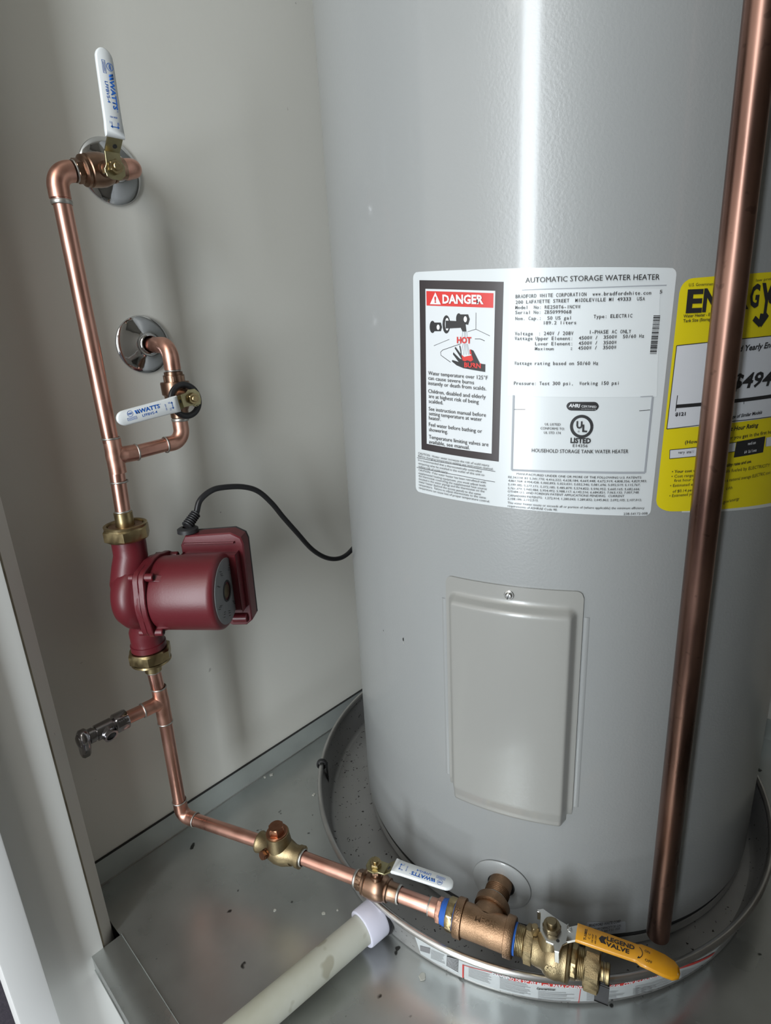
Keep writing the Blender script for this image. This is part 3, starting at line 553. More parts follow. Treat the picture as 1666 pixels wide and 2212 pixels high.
LABEL_FILLS=[
('r', [(-3.05201, 0.7202), (-3.07342, 0.71082), (-3.03258, 0.7097)], 'W', 4),
('r', [(-3.00127, 0.69261), (-3.00211, 0.69556), (-3.00491, 0.69809), (-3.00925, 0.69982), (-3.01449, 0.70049), (-3.01986, 0.7), (-3.02454, 0.69842), (-3.02781, 0.69598), (-3.02914, 0.69304), (-3.02832, 0.69006), (-3.02547, 0.6875), (-3.02102, 0.68575), (-3.0157, 0.68509), (-3.01031, 0.68561), (-3.00569, 0.68723), (-3.00252, 0.68969)], 'K', 2),
('r', [(-3.00485, 0.69281), (-3.00525, 0.69484), (-3.00668, 0.69658), (-3.00893, 0.69777), (-3.01165, 0.69822), (-3.01445, 0.69786), (-3.01689, 0.69675), (-3.01861, 0.69506), (-3.01933, 0.69303), (-3.01894, 0.69098), (-3.01749, 0.68922), (-3.01522, 0.68803), (-3.01246, 0.68759), (-3.00966, 0.68795), (-3.00723, 0.68908), (-3.00554, 0.69078)], 'W', 3),
('r', [(-3.01665, 0.69607), (-2.95813, 0.69443), (-2.94858, 0.6929), (-2.94545, 0.68597), (-2.95848, 0.68615), (-2.96406, 0.68927), (-3.01719, 0.68934)], 'K', 4),
('r', [(-3.05631, 0.69132), (-3.05692, 0.69334), (-3.05909, 0.69508), (-3.0625, 0.69627), (-3.06665, 0.69674), (-3.0709, 0.69641), (-3.07462, 0.69532), (-3.07724, 0.69365), (-3.07833, 0.69164), (-3.07773, 0.6896), (-3.07551, 0.68784), (-3.07203, 0.68664), (-3.06784, 0.68618), (-3.06358, 0.68653), (-3.0599, 0.68763), (-3.05735, 0.68931)], 'K', 2),
('r', [(-3.06039, 0.69508), (-3.03518, 0.69468), (-3.0312, 0.69067), (-3.03586, 0.68734), (-3.06119, 0.68767), (-3.06401, 0.69143)], 'K', 2),
('r', [(-3.03928, 0.69079), (-3.03963, 0.69166), (-3.04078, 0.69241), (-3.04256, 0.69293), (-3.04471, 0.69313), (-3.04689, 0.69299), (-3.04878, 0.69253), (-3.05009, 0.69181), (-3.05061, 0.69095), (-3.05027, 0.69008), (-3.0491, 0.68932), (-3.04731, 0.6888), (-3.04515, 0.6886), (-3.04297, 0.68874), (-3.04109, 0.68921), (-3.03979, 0.68993)], 'W', 3),
('r', [(-2.96201, 0.69655), (-2.96263, 0.69834), (-2.96453, 0.69989), (-2.96744, 0.70095), (-2.97093, 0.70136), (-2.97446, 0.70107), (-2.97751, 0.70012), (-2.9796, 0.69864), (-2.9804, 0.69686), (-2.9798, 0.69505), (-2.97787, 0.69349), (-2.97492, 0.69243), (-2.9714, 0.69202), (-2.96786, 0.69232), (-2.96484, 0.69329), (-2.96279, 0.69477)], 'K', 2),
('r', [(-2.96526, 0.7003), (-2.93941, 0.69984), (-2.93398, 0.69581), (-2.93967, 0.69125), (-2.95255, 0.69228), (-2.96553, 0.69455)], 'K', 2),
('r', [(-2.94287, 0.69596), (-2.94326, 0.6969), (-2.94445, 0.69772), (-2.94624, 0.69828), (-2.94838, 0.69851), (-2.95053, 0.69836), (-2.95237, 0.69785), (-2.95363, 0.69708), (-2.95409, 0.69614), (-2.9537, 0.69519), (-2.95251, 0.69437), (-2.9507, 0.69381), (-2.94855, 0.69359), (-2.9464, 0.69374), (-2.94456, 0.69424), (-2.94332, 0.69502)], 'W', 3),
('r', [(-2.97053, 0.67467), (-2.96649, 0.67407), (-2.9622, 0.66652), (-2.95369, 0.6629), (-2.92535, 0.66199), (-2.93357, 0.66981), (-2.93074, 0.67076), (-2.9224, 0.6697), (-2.90049, 0.65857), (-2.88364, 0.65789), (-2.88416, 0.65141), (-2.91714, 0.653), (-2.95688, 0.65505), (-2.98023, 0.65762), (-2.9968, 0.66103), (-2.99551, 0.66232), (-2.97299, 0.66046), (-2.99279, 0.66719), (-2.99149, 0.6689), (-2.96933, 0.6633), (-2.96237, 0.66268), (-2.98651, 0.67242), (-2.9835, 0.67339), (-2.96507, 0.66726)], 'K', 3),
('r', [(-2.9622, 0.66652), (-2.95362, 0.66461), (-2.94046, 0.66536), (-2.92694, 0.66581), (-2.92256, 0.66183), (-2.931, 0.66047), (-2.94228, 0.66168), (-2.95089, 0.66089), (-2.95892, 0.6618)], 'R', 4),
('r', [(-2.93468, 0.67038), (-2.9313, 0.67091), (-2.92693, 0.66623), (-2.93364, 0.66699)], 'R', 4),
('r', [(-2.40927, 0.69025), (-2.39045, 0.68998), (-2.39047, 0.6894), (-2.4093, 0.68967)], 'K', 2),
('r', [(-2.40933, 0.6891), (-2.3905, 0.68883), (-2.39053, 0.68796), (-2.40938, 0.68823)], 'K', 2),
('r', [(-2.4094, 0.68777), (-2.39055, 0.6875), (-2.39056, 0.68716), (-2.40942, 0.68743)], 'K', 2),
('r', [(-2.40943, 0.68708), (-2.39057, 0.68681), (-2.39058, 0.68658), (-2.40945, 0.68685)], 'K', 2),
('r', [(-2.40946, 0.68662), (-2.39059, 0.68635), (-2.39061, 0.68577), (-2.40949, 0.68604)], 'K', 2),
('r', [(-2.40952, 0.68546), (-2.39064, 0.68519), (-2.39065, 0.68496), (-2.40953, 0.68523)], 'K', 2),
('r', [(-2.40955, 0.68477), (-2.39066, 0.6845), (-2.39067, 0.68427), (-2.40956, 0.68453)], 'K', 2),
('r', [(-2.40959, 0.68396), (-2.39069, 0.68369), (-2.39072, 0.68311), (-2.40962, 0.68338)], 'K', 2),
('r', [(-2.40965, 0.6828), (-2.39074, 0.68253), (-2.39075, 0.68229), (-2.40966, 0.68256)], 'K', 2),
('r', [(-2.40968, 0.68221), (-2.39076, 0.68195), (-2.39078, 0.6816), (-2.4097, 0.68187)], 'K', 2),
('r', [(-2.40973, 0.68128), (-2.3908, 0.68102), (-2.39081, 0.68067), (-2.40975, 0.68094)], 'K', 2),
('r', [(-2.40976, 0.6807), (-2.39082, 0.68043), (-2.39083, 0.68008), (-2.40977, 0.68035)], 'K', 2),
('r', [(-2.40979, 0.68012), (-2.39084, 0.67985), (-2.39085, 0.67962), (-2.4098, 0.67989)], 'K', 2),
('r', [(-2.40982, 0.67942), (-2.39087, 0.67915), (-2.39088, 0.67892), (-2.40983, 0.67919)], 'K', 2),
('r', [(-2.40986, 0.67872), (-2.3909, 0.67845), (-2.39091, 0.67822), (-2.40987, 0.67849)], 'K', 2),
('r', [(-2.4099, 0.6779), (-2.39093, 0.67763), (-2.39096, 0.67676), (-2.40994, 0.67703)], 'K', 2),
('r', [(-2.40996, 0.67668), (-2.39098, 0.67641), (-2.39099, 0.67606), (-2.40998, 0.67632)], 'K', 2),
('r', [(-2.41001, 0.67574), (-2.39101, 0.67547), (-2.39102, 0.67524), (-2.41002, 0.6755)], 'K', 2),
('r', [(-2.41005, 0.67492), (-2.39105, 0.67465), (-2.39108, 0.67377), (-2.41009, 0.67404)], 'K', 2),
('r', [(-2.41012, 0.67357), (-2.3911, 0.6733), (-2.39113, 0.67242), (-2.41016, 0.67269)], 'K', 2),
('r', [(-2.41019, 0.67222), (-2.39115, 0.67195), (-2.39116, 0.67171), (-2.4102, 0.67198)], 'K', 2),
('r', [(-2.41021, 0.67175), (-2.39117, 0.67148), (-2.39118, 0.67124), (-2.41022, 0.67151)], 'K', 2),
('r', [(-2.41025, 0.67092), (-2.3912, 0.67065), (-2.39124, 0.66977), (-2.4103, 0.67004)], 'K', 2),
('r', [(-2.41032, 0.66968), (-2.39125, 0.66941), (-2.39128, 0.66853), (-2.41036, 0.6688)], 'K', 2),
('r', [(-2.41039, 0.6682), (-2.39131, 0.66793), (-2.39134, 0.66705), (-2.41044, 0.66732)], 'K', 2),
('r', [(-2.41045, 0.66696), (-2.39135, 0.66669), (-2.39138, 0.6661), (-2.41048, 0.66637)], 'K', 2),
('r', [(-2.4105, 0.66613), (-2.39139, 0.66586), (-2.39142, 0.66497), (-2.41054, 0.66524)], 'K', 2),
('r', [(-2.41056, 0.66488), (-2.39144, 0.66462), (-2.39145, 0.66426), (-2.41058, 0.66453)], 'K', 2),
('r', [(-2.4106, 0.66405), (-2.39147, 0.66378), (-2.39148, 0.66355), (-2.41061, 0.66381)], 'K', 2),
('r', [(-2.41063, 0.66346), (-2.39149, 0.66319), (-2.39153, 0.6623), (-2.41068, 0.66256)], 'K', 2),
('r', [(-2.41069, 0.66221), (-2.39154, 0.66194), (-2.39155, 0.6617), (-2.41071, 0.66197)], 'K', 2),
('r', [(-2.41074, 0.66137), (-2.39157, 0.6611), (-2.39159, 0.66074), (-2.41075, 0.66101)], 'K', 2),
('p', [(-2.88136, 0.04267), (-2.84007, 0.04785), (-2.85341, 0.01207), (-2.89311, 0.0153)], 'K', 1),
('p', [(-2.88125, 0.04031), (-2.842, 0.04474), (-2.84233, 0.04367), (-2.88167, 0.03921)], 'W', 2),
('p', [(-2.88236, 0.0374), (-2.84317, 0.04097), (-2.8435, 0.03989), (-2.88279, 0.03629)], 'W', 2),
('p', [(-2.88349, 0.03447), (-2.84435, 0.03717), (-2.84469, 0.03608), (-2.88391, 0.03335)], 'W', 2),
('p', [(-2.88462, 0.03152), (-2.84556, 0.03334), (-2.8459, 0.03225), (-2.88506, 0.0304)], 'W', 2),
('p', [(-2.88577, 0.02856), (-2.84677, 0.02949), (-2.84712, 0.02839), (-2.88621, 0.02743)], 'W', 2),
('p', [(-2.88693, 0.02558), (-2.84801, 0.0256), (-2.84836, 0.02449), (-2.88737, 0.02445)], 'W', 2),
('p', [(-2.88811, 0.02259), (-2.84926, 0.02169), (-2.84962, 0.02057), (-2.88855, 0.02145)], 'W', 2),
('p', [(-2.88929, 0.01957), (-2.85053, 0.01775), (-2.8509, 0.01662), (-2.88975, 0.01842)], 'W', 2),
('p', [(-2.89049, 0.01654), (-2.85182, 0.01378), (-2.85219, 0.01265), (-2.89095, 0.01539)], 'W', 2),
('p', [(-2.98796, 0.02917), (-2.9437, 0.03864), (-2.95258, 0.02337), (-2.99532, 0.01491)], 'greyt', 1),
('p', [(-2.82998, 0.0377), (-2.82447, 0.03826), (-2.83494, 0.00518), (-2.83969, 0.00482)], 'R', 2),
('p', [(-2.46309, 0.037), (-2.46086, 0.03701), (-2.45509, 0.00258), (-2.45746, 0.00259)], 'R', 2)]
# ------------------------------------------------------------------ setting
ZF = -0.36                                                            # floor of the room outside the closet
b = NB(); box(b, -3.4, 1.2, -3.2, 1.4, ZF - 0.02, ZF); struct('floor', b, M['dark_floor'], 'dark carpeted floor outside the closet')
b = NB(); box(b, -0.19, 0.74, 0.0, 0.04, ZF, 2.4); struct('wall_left', b, M['wall'], 'painted closet side wall carrying the valves')
b = NB(); box(b, 0.7000, 0.74, -0.93, 0.0, ZF, 2.4); struct('wall_back', b, M['wall'], 'painted closet wall behind the heater')
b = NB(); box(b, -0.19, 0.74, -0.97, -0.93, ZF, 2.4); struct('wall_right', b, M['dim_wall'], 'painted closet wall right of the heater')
b = NB(); box(b, -3.4, 1.2, -3.2, 1.4, 2.4, 2.44); struct('ceiling', b, M['wall'], 'white ceiling over closet and hallway')
# front left jamb: bevelled return, flat reveal, casing
b = NB(); prism(b, [(-0.2045, 0.04), (-0.188, 0.04), (-0.188, -0.0705), (-0.2035, -0.0885), (-0.2045, -0.0885)], (0, 0, ZF), (1, 0, 0), (0, 1, 0), (0, 0, 1), 2.4 - ZF)
trim1 = struct('trim_1', b, M['wall'], 'bevelled drywall return inside the left jamb, in shade')
b = NB(); box(b, -0.2052, -0.2030, -0.0889, -0.086, ZF, 2.4); part('caulk_line', b, M['caulk'], trim1, label='cracked brown caulk line along the jamb')
b = NB(); box(b, -0.272, -0.2050, -0.0905, 0.04, ZF, 2.4, 0.0008); struct('trim_2', b, M['jamb_paint'], 'painted flat jamb board left of the closet opening')
b = NB(); box(b, -0.2985, -0.2665, -0.112, 0.04, ZF, 2.4, 0.0015); struct('trim_3', b, M['white_paint'], 'raised white casing board at the far left')
b = NB(); box(b, -0.95, -0.25, -0.87, -0.80, ZF, 2.4); struct('light_blocker_wall', b, M['dim_wall'], 'added unseen wall blocking light from the right of the closet')  # unseen wall added to keep room light off the tank's right side
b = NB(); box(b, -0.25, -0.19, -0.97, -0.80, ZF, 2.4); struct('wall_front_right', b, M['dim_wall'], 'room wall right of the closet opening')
b = NB(); box(b, -0.2035, -0.1935, -0.798, -0.0887, ZF, -0.0275); struct('trim_4', b, M['white_paint'], 'white painted board under the metal platform')

# ------------------------------------------------------------------ sheet metal platform
pl = thing('metal_platform', 'galvanised sheet metal platform that the drain pan and heater stand on', 'platform', (0.2, -0.45, 0))
b = NB()
# top sheet with a notched front left corner
prism(b, [(-0.1850, -0.0895), (-0.1850, -0.795), (0.6985, -0.928), (0.6985, -0.0012), (-0.1860, -0.0012), (-0.1860, -0.070)], (0, 0, -0.0012), (1, 0, 0), (0, 1, 0), (0, 0, 1), 0.0012)
part('top_sheet', b, M['galv'], pl)
b = NB(); box(b, -0.2187, -0.1845, -0.795, -0.0905, -0.0010, 0.0006, 0.0003); box(b, -0.2187, -0.2177, -0.795, -0.0905, -0.0235, 0.0); box(b, -0.2195, -0.2187, -0.795, -0.0905, -0.0235, -0.0205)
cap = part('front_edge_strip', b, M['galv'], pl, label='folded front edge strip of the platform')
b = NB(); box(b, -0.1838, -0.1833, -0.79, -0.0905, 0.0004, 0.0012); part('seam_line', b, M['flange'], cap)
b = NB(); box(b, -0.1860, 0.6985, -0.0022, -0.0012, -0.001, 0.0385); fl_part = part('wall_flange', b, M['flange'], pl, label='upturned metal flange along the left wall')
b = NB(); box(b, -0.1860, 0.6985, -0.0034, -0.0021, 0.0, 0.0016, 0.0004); part('fold_line', b, M['rim'], fl_part)
b = NB(); box(b, -0.1870, 0.6985, -0.0030, -0.0001, 0.0385, 0.0400); part('flange_sealant', b, M['black_gap'], pl, label='thin dark sealant line above the wall flange')
b = NB(); box(b, 0.6980, 0.6995, -0.928, -0.0035, -0.001, 0.0385); part('back_flange', b, M['flange'], pl)
b = NB(); box(b, -0.188, -0.186, -0.0705, -0.001, -0.03, 0.0004); part('corner_gap_shade', b, M['black_gap'], pl)  # black plate painting the shade in the platform's corner notch
# solder / sealant drips on the sheet
dr = random.Random(4)
for (x, y, s) in [(-0.002, -0.26, .0022), (0.012, -0.27, .0012), (0.022, -0.40, .0042), (0.041, -0.452, .0036), (0.062, -0.505, .0045), (0.098, -0.012, .0030), (0.088, -0.008, .002), (0.116, -0.10, .003), (-0.04, -0.21, .0018)]:
    if math.hypot(x - 0.3566, y + 0.3396) < 0.335 + s: continue
    b = NB(); n = 9; pts = [(math.cos(2 * math.pi * i / n) * s * dr.uniform(.7, 1.25), math.sin(2 * math.pi * i / n) * s * dr.uniform(.7, 1.25)) for i in range(n)]
    prism(b, pts, (x, y, 0.0), (1, 0, 0), (0, 1, 0), (0, 0, 1), 0.0008 + s * 0.15, s * 0.12); part('sealant_drip', b, M['paste'], pl)

# ------------------------------------------------------------------ drain pan
PC = V((0.3566, -0.3396, 0)); PSI = 0.8028515
def rpan(th, r): return r - 0.00235 * math.cos(2 * (th + PSI)) + 0.00636 * math.sin(2 * (th + PSI))
def panring(bm, prof, seg=160, close=False):
    rings = []
    for i in range(seg):
        t = 2 * math.pi * i / seg
        rings.append([bm.verts.new(PC + V((math.cos(t) * (rpan(t, r) if r > 0.2 else r), math.sin(t) * (rpan(t, r) if r > 0.2 else r), z))) for r, z in prof])
    n = len(prof)
    for i in range(seg):
        p, q = rings[i], rings[(i + 1) % seg]
        for k in range(n if close else n - 1): bm.faces.new((p[k], q[k], q[(k + 1) % n], p[(k + 1) % n]))
    return rings
dp = thing('drain_pan', 'round aluminium drain pan with a rolled rim under the water heater', 'drain pan', tuple(PC))
RB = 0.3118; TAP = 0.26
b = NB(); panring(b, [(0.05, 0.0012), (RB - 0.004, 0.0012), (RB - 0.004, 0.0020), (0.05, 0.0020)], close=True); part('pan_floor', b, M['pan'], dp)
def rw(z): return RB + TAP * z
b = NB(); panring(b, [(RB - 0.0045, 0.0006), (RB + 0.0015, 0.0006), (RB + 0.0040, 0.0028), (rw(.005) + 0.0030, 0.0050), (rw(.006) + 0.0022, 0.0060), (rw(.05) + 0.0022, 0.050), (rw(.05) + 0.0008, 0.050), (rw(.006) + 0.0006, 0.006), (RB - 0.0005, 0.0030), (RB - 0.0045, 0.0022)], close=True)
wall_part = part('pan_wall', b, M['pan'], dp, ang=60)
b = NB(); panring(b, [(rw(.05) + 0.0008 + 0.0038 * math.cos(s), 0.0512 + 0.0042 * math.sin(s)) for s in [2 * math.pi * k / 14 for k in range(14)]], close=True)
part('rolled_rim', b, M['rim'], dp, ang=80)

# ------------------------------------------------------------------ print on cylinders
TC = V((0.3855, -0.3497, 0)); RTK = 0.279
LIFT = 0.00022
def tkp(a, z, lift): return TC + V((math.cos(a), math.sin(a), 0)) * (RTK + lift) + V((0, 0, z))
def pnp(a, z, lift):
    z = max(z, 0.0036)
    return PC + V((math.cos(a), math.sin(a), 0)) * (rpan(a, RB + 0.0022 + TAP * z) + lift) + V((0, 0, z))
def cyl_text(bm, rec, f, lift):
    s, a0, z0, a1, z1, h, st, col = rec
    vs, fs = layout(s, st); da = abs(a1 - a0) * 0.28; k = (h * 0.18 / da) if da else 0
    add_mesh(bm, [f(a0 + (a1 - a0) * x, z0 + (z1 - z0) * x + h * y, lift) for x, y in vs], fs)
def cyl_quad(bm, c, f, lift, rnd=0.0, nu=28, nv=6, thick=0.0):
    (a0, z0), (a1, z1), (a2, z2), (a3, z3) = c
    def P(u, v, l):
        A = (a0 * (1 - u) + a1 * u) * (1 - v) + (a3 * (1 - u) + a2 * u) * v
        Z = (z0 * (1 - u) + z1 * u) * (1 - v) + (z3 * (1 - u) + z2 * u) * v
        return f(A, Z, l)
    W = abs(a1 - a0) * 0.28; H = abs(z3 - z0)
    us = [i / nu for i in range(nu + 1)]; rings = []
    if rnd:
        us = sorted(set(us + [rnd / W * t for t in (0.08, 0.29, 0.62)] + [1 - rnd / W * t for t in (0.08, 0.29, 0.62)]))
    def inset(u):
        if not rnd: return 0
        d = min(u, 1 - u) * W
        return 0 if d >= rnd else (rnd - math.sqrt(max(0, rnd * rnd - (rnd - d) ** 2))) / H
    vs = [[bm.verts.new(P(u, inset(u) + (1 - 2 * inset(u)) * j / nv, lift)) for j in range(nv + 1)] for u in us]
    for p, q in zip(vs, vs[1:]):
        for j in range(nv): bm.faces.new((p[j], q[j], q[j + 1], p[j + 1]))
def cyl_stroke(bm, pts, w, f, lift):
    out = []
    for (a, z), (a2, z2) in zip(pts, pts[1:]):
        n = max(1, int(abs(a2 - a) / 0.03))
        out += [(a + (a2 - a) * i / n, z + (z2 - z) * i / n) for i in range(n)]
    out.append(pts[-1]); k = 0.28; pv = []
    for i, (a, z) in enumerate(out):
        p = out[max(0, i - 1)]; q = out[min(len(out) - 1, i + 1)]
        dx, dz = (q[0] - p[0]) * k, q[1] - p[1]; L = math.hypot(dx, dz) or 1
        nx, nz = -dz / L * w / 2, dx / L * w / 2
        pv.append((bm.verts.new(f(a + nx / k, z + nz, lift)), bm.verts.new(f(a - nx / k, z - nz, lift))))
    for p, q in zip(pv, pv[1:]): bm.faces.new((p[0], q[0], q[1], p[1]))
def cyl_fill(bm, pts, f, lift):
    b2 = bmesh.new(); vv = [b2.verts.new((a, z, 0)) for a, z in pts]
    fc = b2.faces.new(vv); r = bmesh.ops.triangulate(b2, faces=[fc])
    base = [bm.verts.new(f(v.co.x, v.co.y, lift)) for v in vv]
    b2.verts.index_update()
    for t in b2.faces: bm.faces.new([base[v.index] for v in t.verts])
    b2.free()
NAMES = {'K': 'black_print', 'W': 'white_print', 'R': 'red_print', 'grey': 'grey_print', 'greyt': 'small_print', 'frame': 'charcoal_frame', 'white': 'warning_panel', 'patch': 'data_sticker', 'Wb': 'white_box'}
def print_on(parent, key, texts, f, fill_lift_scale=1.0):
    """all print of one colour becomes one flat sub-part"""
    layers = {}
    def L(c): 
        if c not in layers: layers[c] = NB()
        return layers[c]
    for nm, col, lift, c in LABEL_QUADS:
        if nm == key:
            cc = {'red': 'R'}.get(col, col); cyl_quad(L(cc), c, f, LIFT * (1 + lift), 0.004 if col == 'K' and key == 'r' else 0)
    for nm, pts, col, lift in LABEL_FILLS:
        if nm == key: cyl_fill(L(col), pts, f, LIFT * (2.2 + lift))
    for nm, pts, w, col, lift in LABEL_STROKES:
        if nm == key: cyl_stroke(L(col), pts, w, f, LIFT * (2.6 + lift))
    for t in texts: cyl_text(L(t[7]), t, f, LIFT * (7.4 if key == 'r' else 5.0))
    for c, bm in layers.items(): part(NAMES[c], bm, INK[c], parent, ang=180)['kind'] = 'stuff'

# ------------------------------------------------------------------ water heater
wh = thing('water_heater', 'tall round grey electric water heater standing in the drain pan', 'water heater', (TC.x, TC.y, 0.002))
b = NB(); lathe(b, [(0.0262, 0.262), (0.0258, 0.2785), (0.0275, 0.279), (0.60, 0.279), (1.00, 0.279), (1.42, 0.279), (1.425, 0.276), (1.43, 0)], TC, (0, 0, 1), 256); part('tank_jacket', b, M['tank'], wh)
b = NB(); lathe(b, [(0.0060, 0.2700), (0.0060, 0.2772), (0.0165, 0.2772), (0.0165, 0.2760)], TC, (0, 0, 1), 200); part('base_ring', b, M['skirt'], wh)
b = NB(); lathe(b, [(0.0024, 0.2700), (0.0061, 0.2700), (0.0164, 0.2755), (0.0262, 0.2755)], TC, (0, 0, 1), 160); part('base_gap_shade', b, M['black_gap'], wh)  # black band painting the shade between jacket and ring and below the ring
# access cover: flat flange with a raised pillow
def pillow(bm):
    a0, a1, z0, z1 = math.radians(-173.9), math.radians(-146.5), 0.1765, 0.4520
    ra0, ra1, rz0, rz1 = math.radians(-173.3), math.radians(-147.4), 0.1790, 0.4362
    nu, nv = 90, 130; k = 0.28; rc = 0.010; Hh = 0.0105; wslope = 0.0085
    def hgt(a, z):
        # signed distance to rounded raised rectangle (in metres)
        x = (a - (ra0 + ra1) / 2) * k; hx = (ra1 - ra0) / 2 * k - rc
        y = z - (rz0 + rz1) / 2; hy = (rz1 - rz0) / 2 - rc
        qx, qy = abs(x) - hx, abs(y) - hy
        d = math.hypot(max(qx, 0), max(qy, 0)) + min(max(qx, qy), 0) - rc
        t = min(1, max(0, -d / wslope)); return Hh * (t * t * (3 - 2 * t))
    def snap(vals, marks, w):
        return sorted(set(vals + [m_ + w * i / 10 for m_ in marks for i in range(-2, 13)]))
    grid = []
    for i in range(nu + 1):
        u = i / nu; row = []
        for j in range(nv + 1):
            v = j / nv; a = a0 + (a1 - a0) * u; z = z0 + (z1 - z0) * v
            d = min(u, 1 - u) * (a1 - a0) * k; r_ = 0.007
            if z > z1 - r_ and d < r_:
                lim = z1 - r_ + math.sqrt(max(0, r_ * r_ - (r_ - d) ** 2)); z = min(z, lim)
            h_ = hgt(a, z); fl_ = 0.0020 * min(1, max(0, (z - 0.192) / 0.012)); row.append(bm.verts.new(tkp(a, z, h_ + fl_ - (0.0008 if fl_ < 0.0004 and h_ < 0.0003 else 0))))
        grid.append(row)
    for p, q in zip(grid, grid[1:]):
        for j in range(nv): bm.faces.new((p[j], q[j], q[j + 1], p[j + 1]))
    rim = []
    for i in range(nu + 1): rim.append(grid[i][0])
    for j in range(1, nv + 1): rim.append(grid[nu][j])
    for i in range(nu - 1, -1, -1): rim.append(grid[i][nv])
    for j in range(nv - 1, 0, -1): rim.append(grid[0][j])
    low = []
    for v in rim:
        d = (v.co - TC); d.z = 0; d.normalize(); low.append(bm.verts.new(TC + d * (RTK - 0.0003) + V((0, 0, v.co.z))))
    for i in range(len(rim)): bm.faces.new((rim[i], rim[(i + 1) % len(rim)], low[(i + 1) % len(rim)], low[i]))
b = NB(); pillow(b); cover = part('access_cover', b, M['cover'], wh, ang=50)
for (aa, w_, zt) in ((math.radians(-174.7), 0.0022, 0.425), (math.radians(-145.65), 0.0026, 0.425)):
    b = NB(); vs = []
    for j in range(31):
        z = 0.205 + (zt - 0.205) * j / 30
        vs.append([b.verts.new(tkp(aa + dx * w_ / 0.28, z, l)) for dx, l in ((-1, 0), (-.5, .0007), (.5, .0007), (1, 0))])
    for p, q in zip(vs, vs[1:]):
        for k in range(3): b.faces.new((p[k], q[k], q[k + 1], p[k + 1]))
    part('slide_rail', b, M['tank'], wh, ang=80)
an = math.radians(-160.36); so = tkp(an, 0.4432, 0.0020); ax = V((math.cos(an), math.sin(an), 0))
b = NB(); lathe(b, [(0, 0.0048), (0.0008, 0.0048), (0.0012, 0.0042), (0.0012, 0.0036), (0.0030, 0.0034), (0.0040, 0.0024), (0.0042, 0)], so, ax, 28); scr = part('screw', b, M['zinc'], cover)
x_, y_, _ = frame(ax); b = NB(); obox(b, so, (x_ * .95 - y_ * .3).normalized(), ax, (y_ * .95 + x_ * .3).normalized(), -0.0032, 0.0032, 0.0028, 0.0044, -0.00035, 0.00035); part('screw_slot_shade', b, M['black_gap'], cover)  # dark bar painting the shade inside the screw's slot
# plain paint chips of bare metal
def chip(a, z, w, h, m, seed):
    rr = random.Random(seed); b = NB(); n = 12
    pts = [(a + math.cos(2 * math.pi * i / n) * w * rr.uniform(.6, 1.2) / 0.28, z + math.sin(2 * math.pi * i / n) * h * rr.uniform(.6, 1.2)) for i in range(n)]
    cyl_fill(b, pts, tkp, 0.0004); return part('paint_chip', b, m, wh)
for q in CHIPS: chip(*q)
# rating label
lab = [c for n_, col, l, c in LABEL_QUADS if n_ == 'label'][0]
b = NB(); cyl_quad(b, lab, tkp, LIFT, 0.005, 60, 20); rl = part('rating_label', b, INK['W0'], wh, ang=180, label='white rating label with a red danger warning')
print_on(rl, 'r', RATING_TEXT, tkp)
yq = [c for n_, col, l, c in LABEL_QUADS if n_ == 'y' and col == 'Y0'][0]
b = NB(); cyl_quad(b, yq, tkp, LIFT, 0.010, 50, 20); yl = part('energy_label', b, INK['Y0'], wh, ang=180, label='yellow energy guide label half hidden by the old copper pipe')
b = NB(); cyl_quad(b, [c for n_, col, l, c in LABEL_QUADS if col == 'under'][0], tkp, LIFT * 0.5, 0, 40, 3); part('backing_paper', b, INK['under'], yl, ang=180)
LABEL_QUADS = [q for q in LABEL_QUADS if q[1] not in ('Y0', 'under', 'W0') or q[0] == 'p']
print_on(yl, 'y', [t for t in ENERGY_TEXT if t[2] > 0.3], tkp)
b = NB(); cyl_quad(b, [c for n_, col, l, c in LABEL_QUADS if n_ == 's'][0], tkp, LIFT, 0.002, 20, 4); sl = part('capacity_sticker', b, INK['grey'], wh, ang=180, label='small grey sticker at the foot of the tank')
b = NB()
for t in ENERGY_TEXT:
    if t[2] < 0.3: cyl_text(b, t, tkp, LIFT * 2.5)
part('black_print', b, INK['K'], sl, ang=180)['kind'] = 'stuff'
# outlet escutcheon
oa = math.radians(-161.3); od = V((math.cos(oa), math.sin(oa), 0)); oc = TC + od * RTK + V((0, 0, 0.0765))
def disc_on_tank(r0, r1, l0, l1, name, m, parent, th=0.0012):
    ob = NB(); rings = []
    for r, l in ((r0, l0), (r0, l0 + th), ((r0 + r1) / 2, (l0 + l1) / 2 + th), (r1 - 0.0006, l1 + th), (r1, l1 + th * .5), (r1, l1)):
        rings.append([ob.verts.new(tkp(oa + math.cos(t) * r / RTK, 0.0765 + math.sin(t) * r, l)) for t in [2 * math.pi * i / 64 for i in range(64)]])
    for p, q in zip(rings, rings[1:]):
        for i in range(64): ob.faces.new((p[i], p[(i + 1) % 64], q[(i + 1) % 64], q[i]))
    return part(name, ob, m, parent, ang=50)
disc_on_tank(0.0155, 0.0335, 0.0006, 0.0009, 'outlet_cover_ring', M['tank'], wh)
b = NB(); 
vv = [b.verts.new(tkp(oa + math.cos(t) * 0.0160 / RTK, 0.0765 + math.sin(t) * 0.0160, 0.0005)) for t in [2 * math.pi * i / 40 for i in range(40)]]; b.faces.new(vv)
part('outlet_hole', b, M['black_gap'], wh)

# pan label
b = NB(); cyl_quad(b, [(-3.000, 0.0450), (-1.93, 0.0450), (-1.93, 0.0030), (-3.000, 0.0030)], pnp, 0.0002, 0, 60, 3); plab = part('instruction_label', b, INK['W0'], wall_part, ang=180, label='white paper label with red band around the outside of the pan')
for o_ in (plab,): o_['_o'] = tuple(PC)
